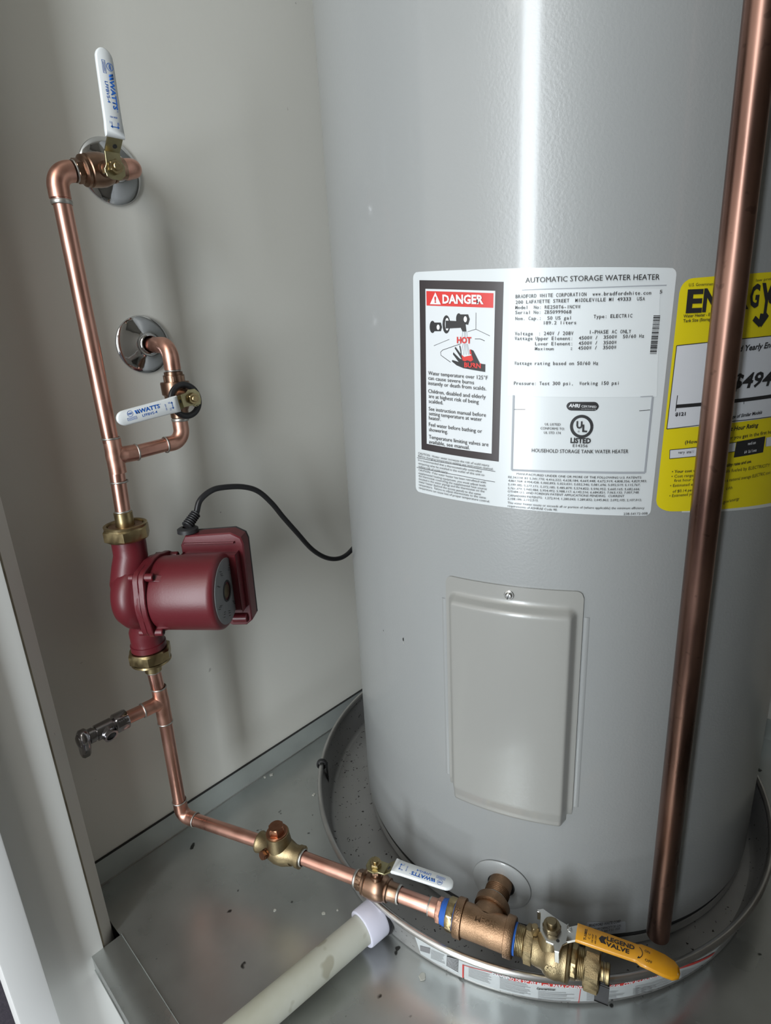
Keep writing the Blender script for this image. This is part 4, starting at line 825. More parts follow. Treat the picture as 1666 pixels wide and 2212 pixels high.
# print goes on the same paper: joined per colour and parented to the pan as parts
LABEL_QUADS = [q for q in LABEL_QUADS if not (q[0] == 'p' and q[1] == 'W0')]
print_on(wall_part, 'p', PAN_TEXT, pnp)
# ------------------------------------------------------------------ plumbing
PX, PY = -0.0745, -0.060
RP, RF = 0.00795, 0.0092          # half inch copper tube and its fittings
X, Y, Z = V((1, 0, 0)), V((0, 1, 0)), V((0, 0, 1))
def ring(parent, p, d, r=RP, w=0.0011, m='solder', name='solder_ring'):
    b = NB(); torus(b, p, d, r + 0.0003, 0.0008, 40, 8, w); return part(name, b, M[m], parent, ang=80)
def pipe(parent, p, q, r=RP, m='copper', name='pipe'):
    p, q = V(p), V(q); b = NB(); lathe(b, [(0, r * .8), (0, r), ((q - p).length, r), ((q - p).length, r * .8)], p, q - p, 48); return part(name, b, M[m], parent)
def elbow(parent, c, d0, d1, R=0.0125, L0=0.010, L1=0.010, r=RF, m='elbow'):
    b = NB(); tube(b, elbow_pts(c, d0, d1, R, L0, L1, 14), r, 36); return part('elbow_fitting', b, M[m], parent, ang=50)
def tee(parent, c, run, br, Lr=0.0165, Lb=0.0165, r=RF, m='elbow', Lr2=None):
    run = V(run).normalized(); br = V(br).normalized(); c = V(c); b = NB(); Lr2 = Lr2 or Lr
    lathe(b, [(-Lr, r * .85), (-Lr, r), (-0.3 * Lr, r), (-0.1 * Lr, r * 1.04), (0.1 * Lr, r * 1.04), (0.3 * Lr, r), (Lr2, r), (Lr2, r * .85)], c, run, 48)
    # flared neck of the branch
    lathe(b, [(r * 0.15, r * 1.02), (r * 0.80, r * 1.10), (r * 1.05, r * 1.015), (r * 1.4, r), (Lb, r), (Lb, r * .85)], c, br, 48)
    return part('tee_fitting', b, M[m], parent, ang=50)

# --- lever handle shared by the three white ones -------------------------------------------------
def lever(parent, piv, e, nrm, Lg0=0.0225, Lg1=0.0925, off=0.009, droop=0.0, wing=1):
    """piv: pivot on the plate, e: direction pivot->tip, nrm: outward normal"""
    piv = V(piv); e = V(e).normalized(); n = V(nrm); n = (n - e * n.dot(e)).normalized(); up = n.cross(-e)
    t = 0.0018
    # plate: flat with stop tabs, then a bend out to the grip
    b = NB()
    out = [(-.0105, -.0035), (-.0085, -.0085), (-.002, -.0095), (.002, -.0075), (.0135, -.0072), (.0135, .0072), (.006, .0078), (.002, .0105), (-.006, .0098), (-.0105, .0045)]
    prism(b, out, piv, e, up, n, t, 0.0003)
    ob = piv + e * 0.0135; d = (e * 0.0095 + n * off); dl = d.length; dn = d.normalized(); nn = up.cross(dn); nn = nn if nn.dot(n) > 0 else -nn
    obox(b, ob, dn, up, nn, -0.0003, dl + 0.001, -0.0072, 0.0072, 0, t, 0.0003, 1)
    obox(b, piv, e, up, n, -.0060, -.0015, -.0098, -.0080, -0.0045, t, 0.0003, 1)
    plate = part('lever_plate', b, M['plate'], parent, label='yellow zinc steel lever plate')
    b = NB(); lathe(b, [(0, 0.0021), (0.0004, 0.0021), (0.0004, 0)], ob + d * 0.5 + nn * t + up * 0.001, nn, 20); part('plate_hole', b, M['black_gap'], plate)
    # grip
    go = piv + e * Lg0 + n * (off - 0.0006); L = Lg1 - Lg0; e2 = (e + n * droop).normalized(); n2 = e2.cross(-up); n2 = n2 if n2.dot(n) > 0 else -n2
    w0, w1 = 0.0088, 0.0079
    pts = [(0, -w0), (0.006, -w0 * 1.02), (0.012, -w0 * .96)]
    pts += [(L - w1 * 1.5, -w1)]
    pts += [(L - w1 * 1.15 + w1 * 1.15 * math.sin(s), -w1 * math.cos(s)) for s in [math.pi * k / 12 for k in range(1, 12)]]
    pts += [(L - w1 * 1.5, w1), (0.012, w0 * .96), (0.006, w0 * 1.02), (0, w0)]
    b = NB(); prism(b, pts, go, e2, up, n2, 0.0046, 0.0013)
    grip = part('lever_grip', b, M['vinyl_white'], parent, ang=50, label='white vinyl grip with blue lettering')
    # print: text runs from the tip towards the pivot
    tipo = go + e2 * L + n2 * 0.00475; r = -e2
    b = NB()
    def T(s, st, u, v, w, h): flat_text(b, s, st, tipo + r * u + up * v, r, up, w, h)
    # logo: two slanted bars then the word
    for k in range(2):
        prism(b, [(0, 0), (.0018, 0), (.0034, .0040), (.0016, .0040)][::-1] if False else [(.0016, 0), (.0034, 0), (.0020, .0040), (.0002, .0040)], tipo + r * (.0190 + k * .0024) + up * .0012, r, up, n2, 0.00005)
    T('WATTS', 'b', .0242, .0012, .0232, .0040); T('®', 'n', .0480, .0042, .0011, .0011)
    T('LFFBVS-4', 's', .0262, -.0034, .0166, .0026)
    for R_, h_ in ((.0031, .0004),):
        for i in range(28):
            a0, a1 = 2 * math.pi * i / 28, 2 * math.pi * (i + 1) / 28; c_ = tipo + r * .0143 + up * .0032
            add_mesh(b, [c_ + (r * math.cos(a) + up * math.sin(a)) * q for a, q in ((a0, R_), (a1, R_), (a1, R_ - h_), (a0, R_ - h_))], [(0, 1, 2, 3)])
    T('NSF', 'b', .0122, .0023, .0042, .0018)
    bx0, bx1, by0, by1 = .0100, .0200, -.0036, -.0006
    for (x0, x1, y0, y1) in ((bx0, bx1, by0, by0 + .0003), (bx0, bx1, by1 - .0003, by1), (bx0, bx0 + .0003, by0, by1), (bx1 - .0003, bx1, by0, by1), (bx0 + .001, bx1 - .001, -.0018, -.0015), (bx0 + .001, bx1 - .001, -.0027, -.0024)):
        add_mesh(b, [tipo + r * x + up * y for x, y in ((x0, y0), (x1, y0), (x1, y1), (x0, y1))], [(0, 1, 2, 3)])
    # 150 WSP across, double arrow bracket
    flat_text(b, '150 WSP', 's', tipo + r * .0545 + up * -.0032, up, -r, .0068, .0014)
    def bar(x0, x1, y0, y1): add_mesh(b, [tipo + r * x + up * y for x, y in ((x0, y0), (x1, y0), (x1, y1), (x0, y1))], [(0, 1, 2, 3)])
    bar(.0612, .0619, -.0028, .0034); bar(.0575, .0612, -.0026, -.0022); bar(.0575, .0612, .0030, .0034)
    for sy, yy in ((1, .0046), (-1, -.0040)): add_mesh(b, [tipo + r * .06155 + up * yy, tipo + r * .0603 + up * (yy - sy * .002), tipo + r * .0628 + up * (yy - sy * .002)], [(0, 1, 2)])
    T('OFF', 's', .0573, .0036, .0024, .0009); T('ON', 's', .0573, -.0044, .0018, .0009)
    part('blue_print', b, INK['B'], grip, ang=180)['kind'] = 'stuff'
    # nut and stem on top of the plate
    b = NB(); hexn(b, piv + n * t, n, 0.0068, 0.0048, 0.0008); part('lever_nut', b, M['brass'], parent)
    b = NB(); rod(b, piv + n * (t + 0.002), n, 0.0036, 0.0052, 24); part('stem_end', b, M['brass'], parent)
    return plate
def ball_valve(name, label, c, run, stemdir, e, piv_h, mirror=1, cup=(0.0108, 0.0108), La=-0.026, Lb=0.026, m='valve_brass', off=0.009, droop=0, rot=0, ring_mat=True):
    c = V(c); run = V(run).normalized(); sd = V(stemdir).normalized()
    t = thing(name, label, 'valve', tuple(c))
    b = NB()
    lathe(b, [(La, 0.0085), (La, 0.0100), (La + 0.0012, 0.0102), (La + 0.0075, 0.0102), (La + 0.0085, 0.0128), (La + 0.0095, 0.0142), (La + 0.012, 0.0146), (La + .0135, .0138), (La + .0145, .0150), (-0.003, 0.0158), (0.003, 0.0156), (0.009, 0.0140), (0.012, 0.0118), (0.0125, .0128), (0.0145, .0128), (0.015, .0108), (Lb - 0.009, 0.0102), (Lb, 0.0102), (Lb, 0.0085)], c, run, 48)
    part('valve_body', b, M[m], t, ang=30)
    b = NB(); hexn(b, c + run * (La + 0.0012), run, 0.0116, 0.0065, 0.0008); part('hex_collar', b, M[m], t)
    b = NB(); lathe(b, [(0.008, 0.0082), (0.0165, 0.0072), (0.0185, 0.0072), (0.0190, 0.0058), (piv_h, 0.0056)], c, sd, 32); hexn(b, c + sd * (piv_h - 0.008), sd, 0.0068, 0.0055, 0.0006)
    part('stem_neck', b, M[m], t)
    lever(t, c + sd * piv_h, e, sd, off=off, droop=droop)
    return t

# --- supply side: two escutcheons on the wall -----------------------------------------------------
for (nm, cx, cz, lb) in (('e1', 0.0045, 0.8765, 'chrome wall escutcheon behind the upper ball valve'), ('e2', 0.0093, 0.6913, 'chrome wall escutcheon with a deep collar above the lower valve')):
    t = thing('wall_escutcheon', lb, 'escutcheon', (cx, 0, cz), 'chrome escutcheons on the left wall')
    b = NB(); lathe(b, [(0.0002, 0.0335), (0.0014, 0.0338), (0.0026, 0.0330), (0.0052, 0.0270), (0.0085, 0.0195), (0.0110, 0.0150), (0.0126, 0.0130)], (cx, 0, cz), -Y, 72); part('flange', b, M['chrome'], t, ang=60)
    b = NB(); lathe(b, [(0.0110, 0.0128), (0.0130, 0.0134), (0.0170, 0.0130), (0.0200, 0.0112), (0.0204, 0.0100), (0.0190, 0.0090)], (cx, 0, cz), -Y, 56); part('collar', b, M['chrome'], t, ang=60)
# upper stub and valve
UV0 = V((0.0060, PY, 0.8680)); UV1 = V((PX - 0.0015, PY, 0.8520)); ud = (UV1 - UV0).normalized()
t = thing('copper_stub_pipe', 'short copper stub elbow coming out of the upper chrome escutcheon', 'pipe', (0.0045, 0, 0.8765))
pipe(t, (0.0048, -0.001, 0.8745), (0.0058, PY + 0.012, 0.8685)); elbow(t, UV0, (UV0 - V((0.0050, 0, 0.8740))), ud, 0.0118, 0.012, 0.008)
uc = V((-0.0335, PY, UV0.z + (UV1.z - UV0.z) * ((0.0060 + 0.0335) / (UV0.x - UV1.x))))
ball_valve('ball_valve', 'upper brass ball valve with its white lever pointing straight up', uc, -ud, V((0, -1, -0.15)), V((-0.0005, -0.006, 0.092)), 0.034, off=0.0105)
ball = uc
# lower stub
t = thing('copper_stub_pipe', 'copper stub elbow turning down from the lower chrome escutcheon', 'pipe', (0.0093, 0, 0.6913))
LV = V((0.0115, PY, 0.6890)); pipe(t, (0.0093, -0.001, 0.6913), (0.0110, PY + 0.014, 0.6895)); elbow(t, LV, LV - V((0.0093, 0, 0.6913)), -Z, 0.0155, 0.016, 0.0125)
lc = V((0.0115, PY, 0.6330))
ring(t, (0.0115, PY, 0.6605), Z)
lv = thing('ball_valve', 'lower ball valve with white lever turned left and a black rubber ring', 'valve', tuple(lc))
b = NB(); lathe(b, [(0.0262, 0.0085), (0.0262, 0.0104), (0.0230, 0.0106), (0.0226, 0.0120), (0.0150, 0.0120)], lc, Z, 40); part('solder_cup', b, M['valve_brass'], lv)
b = NB(); hexn(b, lc + Z * 0.0145, Z, 0.0130, 0.0075, 0.0008, 6); part('hex_collar', b, M['valve_brass'], lv)
b = NB(); lathe(b, [(0.0150, 0.0120), (0.0150, 0.0158), (0.0135, 0.0164), (0.0010, 0.0160), (-0.001, 0.0140), (-0.010, 0.0135), (-0.016, 0.0118), (-0.018, 0.0106), (-0.0262, 0.0104), (-0.0262, 0.0085)], lc, Z, 48); part('valve_body', b, M['valve_brass'], lv, ang=30)
b = NB(); lathe(b, [(0.008, 0.0080), (0.0180, 0.0070), (0.032, 0.0056)], lc, -Y, 32); part('stem_neck', b, M['valve_brass'], lv)
lever(lv, lc + V((0.001, -0.032, -0.0035)), V((-0.09, 0, -0.0115)), -Y, off=0.0095)
rb = thing('rubber_ring', 'flat black rubber ring hanging around the stem of the lower valve', 'ring', (0.0075, -0.0835, 0.6275))
b = NB(); torus(b, (0.0090, -0.0835, 0.6275), V((0.10, -1, 0.08)), 0.0176, 0.0036, 64, 12, 0.0030); part('ring_body', b, M['black'], rb, ang=80)

# --- main copper run down to the pump ---------------------------------------------------------------
mr = thing('copper_pipe_run', 'tall copper pipe from the upper valve down to the red pump, with a side branch', 'pipe', (PX, PY, 0.51))
E1 = UV1
elbow(mr, E1, ud, -Z, 0.0165, 0.002, 0.009, 0.0098)
ring(mr, E1 + (UV0 - E1).normalized() * 0.0185, ud, RF, 0.0013); ring(mr, (PX - .001, PY, 0.8260), Z, RF - .0004, 0.0022)
pipe(mr, (PX - .0008, PY, 0.8450), (PX + 0.0018, PY, 0.590), 0.0084)
TB = V((PX + 0.003, PY, 0.5745))
tee(mr, TB, Z, X, 0.0190, 0.0235, 0.0092, Lr2=0.0190)
ring(mr, (PX + .0025, PY, 0.5945), Z, 0.0088); ring(mr, (PX + .0025, PY, 0.5455), Z, 0.0088)
pipe(mr, (PX + .002, PY, 0.5600), (PX, PY, 0.5060), 0.0082)
ring(mr, TB + X * 0.0243, X, 0.0088); pipe(mr, TB + X * 0.022, V((-0.0100, PY, 0.5775)), 0.0079)
ring(mr, (-0.0118, PY, 0.5772), X, 0.0088)
elbow(mr, (0.0105, PY, 0.5780), V((1, 0, 0.02)), Z, 0.0150, 0.006, 0.0125, 0.0090)
ring(mr, (0.0113, PY, 0.6040), Z, 0.0092, 0.0020)

# --- circulator pump -----------------------------------------------------------------------------------
PZ = 0.410
pm = thing('circulator_pump', 'dark red circulator pump with brass union nuts and a round grey faceplate', 'pump', (PX, PY, PZ))
k = math.radians(-50); A = V((math.cos(k), math.sin(k), 0)); B = V((-A.y, A.x, 0)); O = V((PX, PY, PZ))
def union(zn, up, top):
    s = 1 if up else -1
    b = NB(); hexn(b, V((PX, PY, zn)) - Z * 0.0075, Z, 0.0265, 0.0150, 0.0022, 6); lathe(b, [(0.0074 * s, 0.0232), (0.0098 * s, 0.0236), (0.0104 * s, 0.0225), (0.0100 * s, 0.0200), (0.0080 * s, 0.0195)], V((PX, PY, zn)), Z, 48); part('union_nut', b, M['brass'], pm)
    b = NB(); lathe(b, [(0.0076 * s, 0.019), (0.0084 * s, 0.0185), (0.0084 * s, 0.0105)], V((PX, PY, zn)), Z, 48); part('union_insert', b, M['bronze'], pm)
    b = NB(); lathe(b, [(0.0080 * s, 0.0100), (0.0080 * s + 0.016 * s, 0.0100), (0.0080 * s + 0.0168 * s, 0.0085)], V((PX, PY, zn)), Z, 40); part('union_tail', b, M['brass'], pm)
    ring(pm, (PX, PY, zn + s * 0.0250), Z, RP, 0.0014)
union(0.4865, True, 0); union(0.3290, False, 0)
b = NB()
# ports
tube(b, [O + V(p) for p in [(0, 0, 0.072), (0.0, 0, 0.060), (-0.0005, 0, 0.048), (-0.006, -0.002, 0.034), (-0.012, -0.005, 0.018), (-0.012, -0.006, 0.004), (-0.006, -0.004, -0.01)]], lambda s: 0.0185 + 0.0005 * s, 36)
tube(b, [O + V(p) for p in [(0, 0, -0.079), (0, 0, -0.066), (0.0, 0, -0.052), (0.004, -0.004, -0.040), (0.008, -0.008, -0.030)]], lambda s: 0.0185 + 0.002 * s, 36)
# spiral volute: round bulge about the motor axis
lathe(b, [(-0.0200, 0.0), (-0.0200, 0.016), (-0.0185, 0.028), (-0.0140, 0.0365), (-0.0060, 0.0415), (0.003, 0.0425), (0.010, 0.0395), (0.0140, 0.0355), (0.0150, 0.0385), (0.0170, 0.0440), (0.0215, 0.0450), (0.0240, 0.0450), (0.0240, 0)], O, A, 72)
lathe(b, [(-0.0725, 0.0205), (-0.0655, 0.0205), (-0.0650, 0.0192), (-0.0560, 0.0190)], O, Z, 48)
part('pump_housing', b, M['red'], pm, ang=32)
b = NB(); fl = []
for i in range(4):
    a0 = math.pi / 4 + i * math.pi / 2
    for q in range(-5, 6):
        a_ = a0 + q * math.radians(7.2); R_ = 0.0462 + 0.0072 * math.exp(-(q / 2.0) ** 2); fl.append((math.cos(a_) * R_, math.sin(a_) * R_))
prism(b, fl, O, B, Z, A, 0.0055, 0.0006) if False else None
prism(b, fl, O + A * 0.0245, B, Z, A, 0.0065, 0.0008)
prism(b, [(u * .97, v * .97) for u, v in fl], O + A * 0.0170, B, Z, A, 0.0068, 0.0008)
part('pump_flange', b, M['red'], pm, ang=40)
for i in range(4):
    a0 = math.pi / 4 + i * math.pi / 2; c_ = O + (B * math.cos(a0) + Z * math.sin(a0)) * 0.0478
    b = NB(); rod(b, c_ + A * 0.0290, A, 0.0046, 0.0110, 24, 0.0008); rod(b, c_ + A * 0.012, A, 0.0042, 0.006, 20); bo = part('flange_bolt_boss', b, M['red'], pm)
    b = NB(); lathe(b, [(0.0402, 0.0026), (0.0404, 0.0)], c_, A, 6); part('bolt_socket', b, M['black_gap'], bo)
for i in range(4):        # cast gussets between the flange and the motor
    b = NB(); a0 = math.pi / 4 + i * math.pi / 2; d_ = B * math.cos(a0) + Z * math.sin(a0); s_ = A.cross(d_)
    prism(b, [(0.030, 0.036), (0.030, 0.0475), (0.034, 0.0470), (0.052, 0.0425), (0.052, 0.036)], O - s_ * 0.0040, A, d_, s_, 0.008, 0.0008)
    part('cast_gusset', b, M['red'], pm)
b = NB(); lathe(b, [(0.0300, 0.0425), (0.0330, 0.0435), (0.0500, 0.0440), (0.0985, 0.0452), (0.1030, 0.0446), (0.1056, 0.0425), (0.1066, 0.0400), (0.1066, 0.0)], O, A, 96); part('motor_can', b, M['red'], pm, ang=50)
b = NB(); lathe(b, [(0.1066, 0.0), (0.1074, 0.0388), (0.1064, 0.0392)][::-1] if False else [(0.1062, 0.0392), (0.1074, 0.0388), (0.1074, 0.0125), (0.1060, 0.0118), (0.1060, 0)], O, A, 72); fp = part('faceplate', b, M['faceplate'], pm, label='round grey faceplate with faint marks')
b = NB(); torus(b, O + A * 0.1073, A, 0.0118, 0.0012, 48, 8); part('vent_screw_rim', b, M['black_plastic'], fp)
b = NB(); lathe(b, [(0.1060, 0.0085), (0.1072, 0.0082), (0.1074, 0)], O, A, 32); vs_ = part('vent_screw', b, M['stem'], fp)
b = NB(); fx = -(B); fz = Z
for (a_, w_) in [(2.6, .011), (2.2, .008), (1.2, .012), (0.6, .008), (-0.3, .012), (-0.9, .009), (-1.5, .010), (-2.2, .008), (-2.7, .010), (3.1, .007)]:
    for rr_ in (0.025, 0.0275, 0.031):
        c_ = O + A * 0.1076 + (fx * math.cos(a_) + fz * math.sin(a_)) * rr_
        obox(b, c_, (fx * .9 + fz * .35).normalized(), (fz * .9 - fx * .35).normalized(), A, -w_ * .3, w_ * .3, -.00035, .00035, -.0001, .00005)
part('faint_marks', b, M['black_plastic'], fp)['kind'] = 'stuff'
# terminal box beside the motor
b = NB()
bx = [(0.045, -0.060), (0.045, 0.046), (0.052, 0.058), (0.108, 0.0605), (0.120, 0.054), (0.1225, 0.046), (0.1215, -0.056), (0.1130, -0.063), (0.095, -0.063), (0.090, -0.060)]
prism(b, bx, O + B * 0.0335, A, Z, B, 0.0225, 0.0016); obox(b, O, A, Z, B, 0.048, 0.116, -0.036, 0.036, 0.020, 0.036, 0.002)
tb_ = part('terminal_box', b, M['red'], pm, ang=40)
b = NB(); prism(b, [(u, v) for u, v in bx], O + B * 0.0560, A, Z, B, 0.0040, 0.0012); part('terminal_box_lid', b, M['black_plastic'], pm, label='black back cover of the terminal box')
b = NB(); obox(b, O, A, Z, B, 0.050, 0.112, 0.0480, 0.0495, 0.030, 0.0345, 0.0004); part('box_rib', b, M['red'], tb_)
b = NB(); rod(b, O + A * 0.098 + B * 0.033 - Z * 0.052, A, 0.0062, 0.018, 24); part('box_screw_post', b, M['red'], tb_)
# cord with strain relief
cs = O + A * 0.0520 + B * 0.0450 + Z * 0.0625
cord = thing('power_cord', 'black power cord arching from the pump to behind the heater', 'cord', tuple(cs))
b = NB(); lathe(b, [(-0.003, 0.0128), (0.0015, 0.0125), (0.0030, 0.0100), (0.0035, 0.0060)], cs, Z, 32); part('gland_base', b, M['black_plastic'], cord)
CP = [cs + V((0.000, 0, 0.004)), V((0.0085, -0.0665, 0.4865))] + [V(p) for p in CORD]
def spline(P, n=10):
    out = []
    for i in range(len(P) - 1):
        p0, p1, p2, p3 = P[max(0, i - 1)], P[i], P[i + 1], P[min(len(P) - 1, i + 2)]
        for q in range(n):
            t_ = q / n; out.append(0.5 * ((2 * p1) + (p2 - p0) * t_ + (2 * p0 - 5 * p1 + 4 * p2 - p3) * t_ * t_ + (3 * p1 - p0 - 3 * p2 + p3) * t_ ** 3))
    out.append(P[-1]); return out
sp = spline(CP)
b = NB(); tube(b, sp, 0.0037, 20); part('cord_jacket', b, M['black'], cord, ang=80)
b = NB()
for i in range(7):
    p_ = CP[0].lerp(CP[1], i / 6.0); torus(b, p_ + Z * 0.001, (CP[1] - CP[0]), 0.0052 - 0.0001 * i, 0.0018, 28, 8, 0.0011)
lathe(b, [(0.0, 0.0056), ((CP[1] - CP[0]).length, 0.0042)], CP[0], CP[1] - CP[0], 28); part('strain_relief', b, M['black_plastic'], cord)

# --- lower run ------------------------------------------------------------------------------------------
lr = thing('copper_pipe_run', 'copper pipe under the pump that bends low and runs to the check valve', 'pipe', (PX, PY, 0.20))
pipe(lr, (PX, PY, 0.3050), (PX + .0015, PY, 0.270), 0.0080)
TL = V((PX + 0.0022, PY, 0.2585)); tee(lr, TL, Z, -X, 0.0300, 0.0235, 0.0090, Lr2=0.0200)
ring(lr, TL + Z * 0.0205, Z, 0.0086); ring(lr, TL - Z * 0.0305, Z, 0.0086); ring(lr, TL - X * 0.0240, X, 0.0086)
pipe(lr, TL - X * 0.022, TL - X * 0.0475 + Z * 0.001, 0.0080)
pipe(lr, TL - Z * 0.028, (PX + 0.0004, PY, 0.098), 0.0080)
RA = V((-0.0298, -0.1770, 0.080)); EL = V((PX + 0.0008, PY, 0.0790)); dl = (RA - EL).normalized()
elbow(lr, EL, -Z, dl, 0.0125, 0.012, 0.009, 0.0090); ring(lr, EL + Z * 0.0250, Z, 0.0086); ring(lr, EL + dl * 0.0225, dl, 0.0086)
pipe(lr, EL + dl * 0.020, RA + dl * 0.003, 0.0080)
# stop valve
sv = thing('angle_stop_valve', 'chrome quarter turn stop valve with an open side port left of the copper tee', 'valve', tuple(TL - X * 0.07))
s0 = TL - X * 0.0440 + Z * 0.001
b = NB(); hexn(b, s0, -X, 0.0122, 0.0150, 0.0012, 8); part('compression_nut', b, M['dark_chrome'], sv)
b = NB()
for i in range(4): rod(b, s0 - X * (0.004 + 0.0024 * i) - Y * 0.0096 + Z * 0.0062, V((0, -.84, .54)), 0.0007, 0.0012, 8, 0.0002)
part('nut_marks', b, M['chrome'], sv)['kind'] = 'stuff'
b = NB(); lathe(b, [(0.0140, 0.0070), (0.0175, 0.0070), (0.0180, 0.0098), (0.0360, 0.0096), (0.0365, 0.0075), (0.0385, 0.0075), (0.0390, 0.0088), (0.0440, 0.0088), (0.0440, 0.0060), (0.0460, 0.0060)], s0, -X, 8 * 4); part('valve_body', b, M['dark_chrome'], sv)
pd = V((0.10, -0.93, -0.36)).normalized(); pc = s0 - X * 0.0255
b = NB(); lathe(b, [(0.004, 0.0088), (0.0095, 0.0086), (0.0105, 0.0080), (0.0140, 0.0080), (0.0140, 0.0056), (0.0050, 0.0052), (0.0048, 0)], pc, pd, 36); pt = part('side_port', b, M['dark_chrome'], sv)
b = NB(); lathe(b, [(0.0125, 0.0053), (0.0125, 0)], pc, pd, 28); part('port_bore', b, M['black_gap'], pt)
b = NB(); hc = s0 - X * 0.0450
pts = [(0.0104 * math.cos(t_), 0.0135 * math.sin(t_)) for t_ in [math.pi * i / 12 for i in range(13)]] + [(-0.0098, -0.007), (-0.0056, -0.0240), (0.0, -0.0262), (0.0056, -0.0240), (0.0098, -0.007)]
pr = Matrix.Rotation(math.radians(14), 3, 'X')
prism(b, pts, hc, pr @ Y, pr @ Z, -X, 0.0100, 0.0022)
lathe(b, [(0.0090, 0.0082), (0.0108, 0.0078), (0.0122, 0.0055), (0.0128, 0)], hc, -X, 32); part('oval_handle', b, M['dark_chrome'], sv, ang=45)

# check valve
RD = V((0.3228, -0.9465, 0)).normalized(); RQ = V((-0.0298, -0.1770, 0.080)); side = Z.cross(RD)
def RL(s): return RQ + RD * s          # along the low run; s=0 at the check valve's inlet
cv = thing('check_valve', 'cast brass swing check valve with a copper coloured hex cap on top', 'valve', tuple(RL(0.034)))
b = NB(); lathe(b, [(0.0, 0.0085), (0.0, 0.0125), (0.0015, 0.0130), (0.0030, 0.0125), (0.012, 0.0120), (0.018, 0.0140), (0.028, 0.0165), (0.038, 0.0162), (0.046, 0.0135), (0.052, 0.0115), (0.0585, 0.0118), (0.0590, 0.0130), (0.0640, 0.0132), (0.0640, 0.0085)], RL(0), RD, 48)
lathe(b, [(-0.005, 0.0150), (0.010, 0.0156), (0.0200, 0.0148), (0.0255, 0.0146), (0.0260, 0.0130)], RL(0.032), (V((0, 0, 1)) - RD * 0.06), 48)
tube(b, [RL(0.030) - Z * 0.004, RL(0.038) - Z * 0.006, RL(0.050) - Z * 0.002], lambda s: 0.0150 - 0.003 * s, 32)
part('valve_body', b, M['brass_cast'], cv, ang=50)
td = (V((0, 0, 1)) - RD * 0.06).normalized(); tc_ = RL(0.032) + td * 0.0255
b = NB(); lathe(b, [(0.0, 0.0134), (0.0020, 0.0134), (0.0026, 0.0126), (0.0026, 0)], tc_, td, 40); hexn(b, tc_ + td * 0.0022, td, 0.0102, 0.0085, 0.0010); part('hex_cap', b, M['cap'], cv, label='copper coloured hex cap')
sdv = (-side * 0.9 + Z * 0.25 - RD * 0.25).normalized()
b = NB(); lathe(b, [(0.010, 0.0062), (0.0180, 0.0058)], RL(0.0255), sdv, 28); hexn(b, RL(0.0255) + sdv * 0.0175, sdv, 0.0058, 0.0050, 0.0008); part('side_plug', b, M['cap'], cv)
ring(cv, RL(-0.0005), RD, RP, 0.0014); ring(cv, RL(0.0650), RD, 0.0092, 0.0018)
# pipe between valves
p2 = thing('copper_pipe', 'copper pipe between the check valve and the low ball valve', 'pipe', tuple(RL(0.098)))
pipe(p2, RL(0.062), RL(0.142), 0.0080)
VC = 0.1665
v3 = ball_valve('ball_valve', 'low ball valve above the pan rim with its white lever over the pan', RL(VC), RD, V((0, 0, 1)), RD, 0.030, off=0.0085, droop=0.03)
ring(v3, RL(VC - 0.0270), RD, 0.0092, 0.0018); ring(v3, RL(VC + 0.0270), RD, 0.0092, 0.0018)
p3 = thing('copper_pipe', 'short copper pipe with a threaded adapter beside the bronze tee', 'pipe', tuple(RL(0.212)))
pipe(p3, RL(VC + 0.024), RL(0.236), 0.0080); ring(p3, RL(0.2310), RD, 0.0088, 0.0010)
b = NB(); lathe(b, [(0.2315, 0.0085), (0.2315, 0.0096), (0.2400, 0.0098), (0.2400, 0.0080)], RL(0), RD, 40); hexn(b, RL(0.2395), RD, 0.0128, 0.0060, 0.0010); part('threaded_adapter', b, M['elbow'], p3)
b = NB()
for i in range(4): torus(b, RL(0.2462 + 0.0016 * i), RD, 0.0116 + 0.0003 * i, 0.0012, 36, 8)
lathe(b, [(0.2450, 0.0112), (0.2520, 0.0122)], RL(0), RD, 36); part('thread_tape', b, M['tape'], p3, label='blue thread seal')

# drain tee
s_t = (V((0.0632, -0.4545, 0.080)) - RQ).dot(RD); tcn = RL(s_t); tk_ = (oc - tcn); tk_.z = 0; br = tk_.normalized()
dt = thing('bronze_tee', 'cast bronze pipe tee screwed onto the heater drain nipple', 'pipe fitting', tuple(tcn))
b = NB(); hexn(b, RL(s_t - 0.0405), RD, 0.0172, 0.0085, 0.0012, 8); part('reducing_bushing', b, M['brass'], dt)
b = NB(); torus(b, RL(s_t - 0.0315), RD, 0.0160, 0.0010, 36, 8); part('dope_ring', b, M['tape'], dt)
b = NB(); lathe(b, [(-0.0315, 0.0140), (-0.0315, 0.0186), (-0.0300, 0.0196), (-0.0230, 0.0196), (-0.0222, 0.0170), (-0.008, 0.0168), (0.008, 0.0168), (0.0222, 0.0170), (0.0230, 0.0196), (0.0300, 0.0196), (0.0315, 0.0186), (0.0315, 0.0140)], tcn, RD, 56)
lathe(b, [(0.004, 0.0168), (0.0140, 0.0172), (0.0180, 0.0162), (0.0200, 0.0160), (0.0205, 0.0188), (0.0290, 0.0190), (0.0305, 0.0180), (0.0305, 0.0140)], tcn, br, 56); part('tee_body', b, M['bronze'], dt, ang=40)
b = NB(); lathe(b, [(0.0300, 0.0140), (0.0325, 0.0160), (0.0350, 0.0134)], tcn, br, 40); part('thread_sealant', b, M['paste'], dt)
b = NB(); lathe(b, [(0.030, 0.0132), (tk_.length + 0.001, 0.0132)], tcn, br, 40)
for i in range(5): torus(b, tcn + br * (0.0365 + 0.0022 * i), br, 0.0132, 0.0006, 36, 6)
part('nipple', b, M['bronze'], dt)
b = NB()
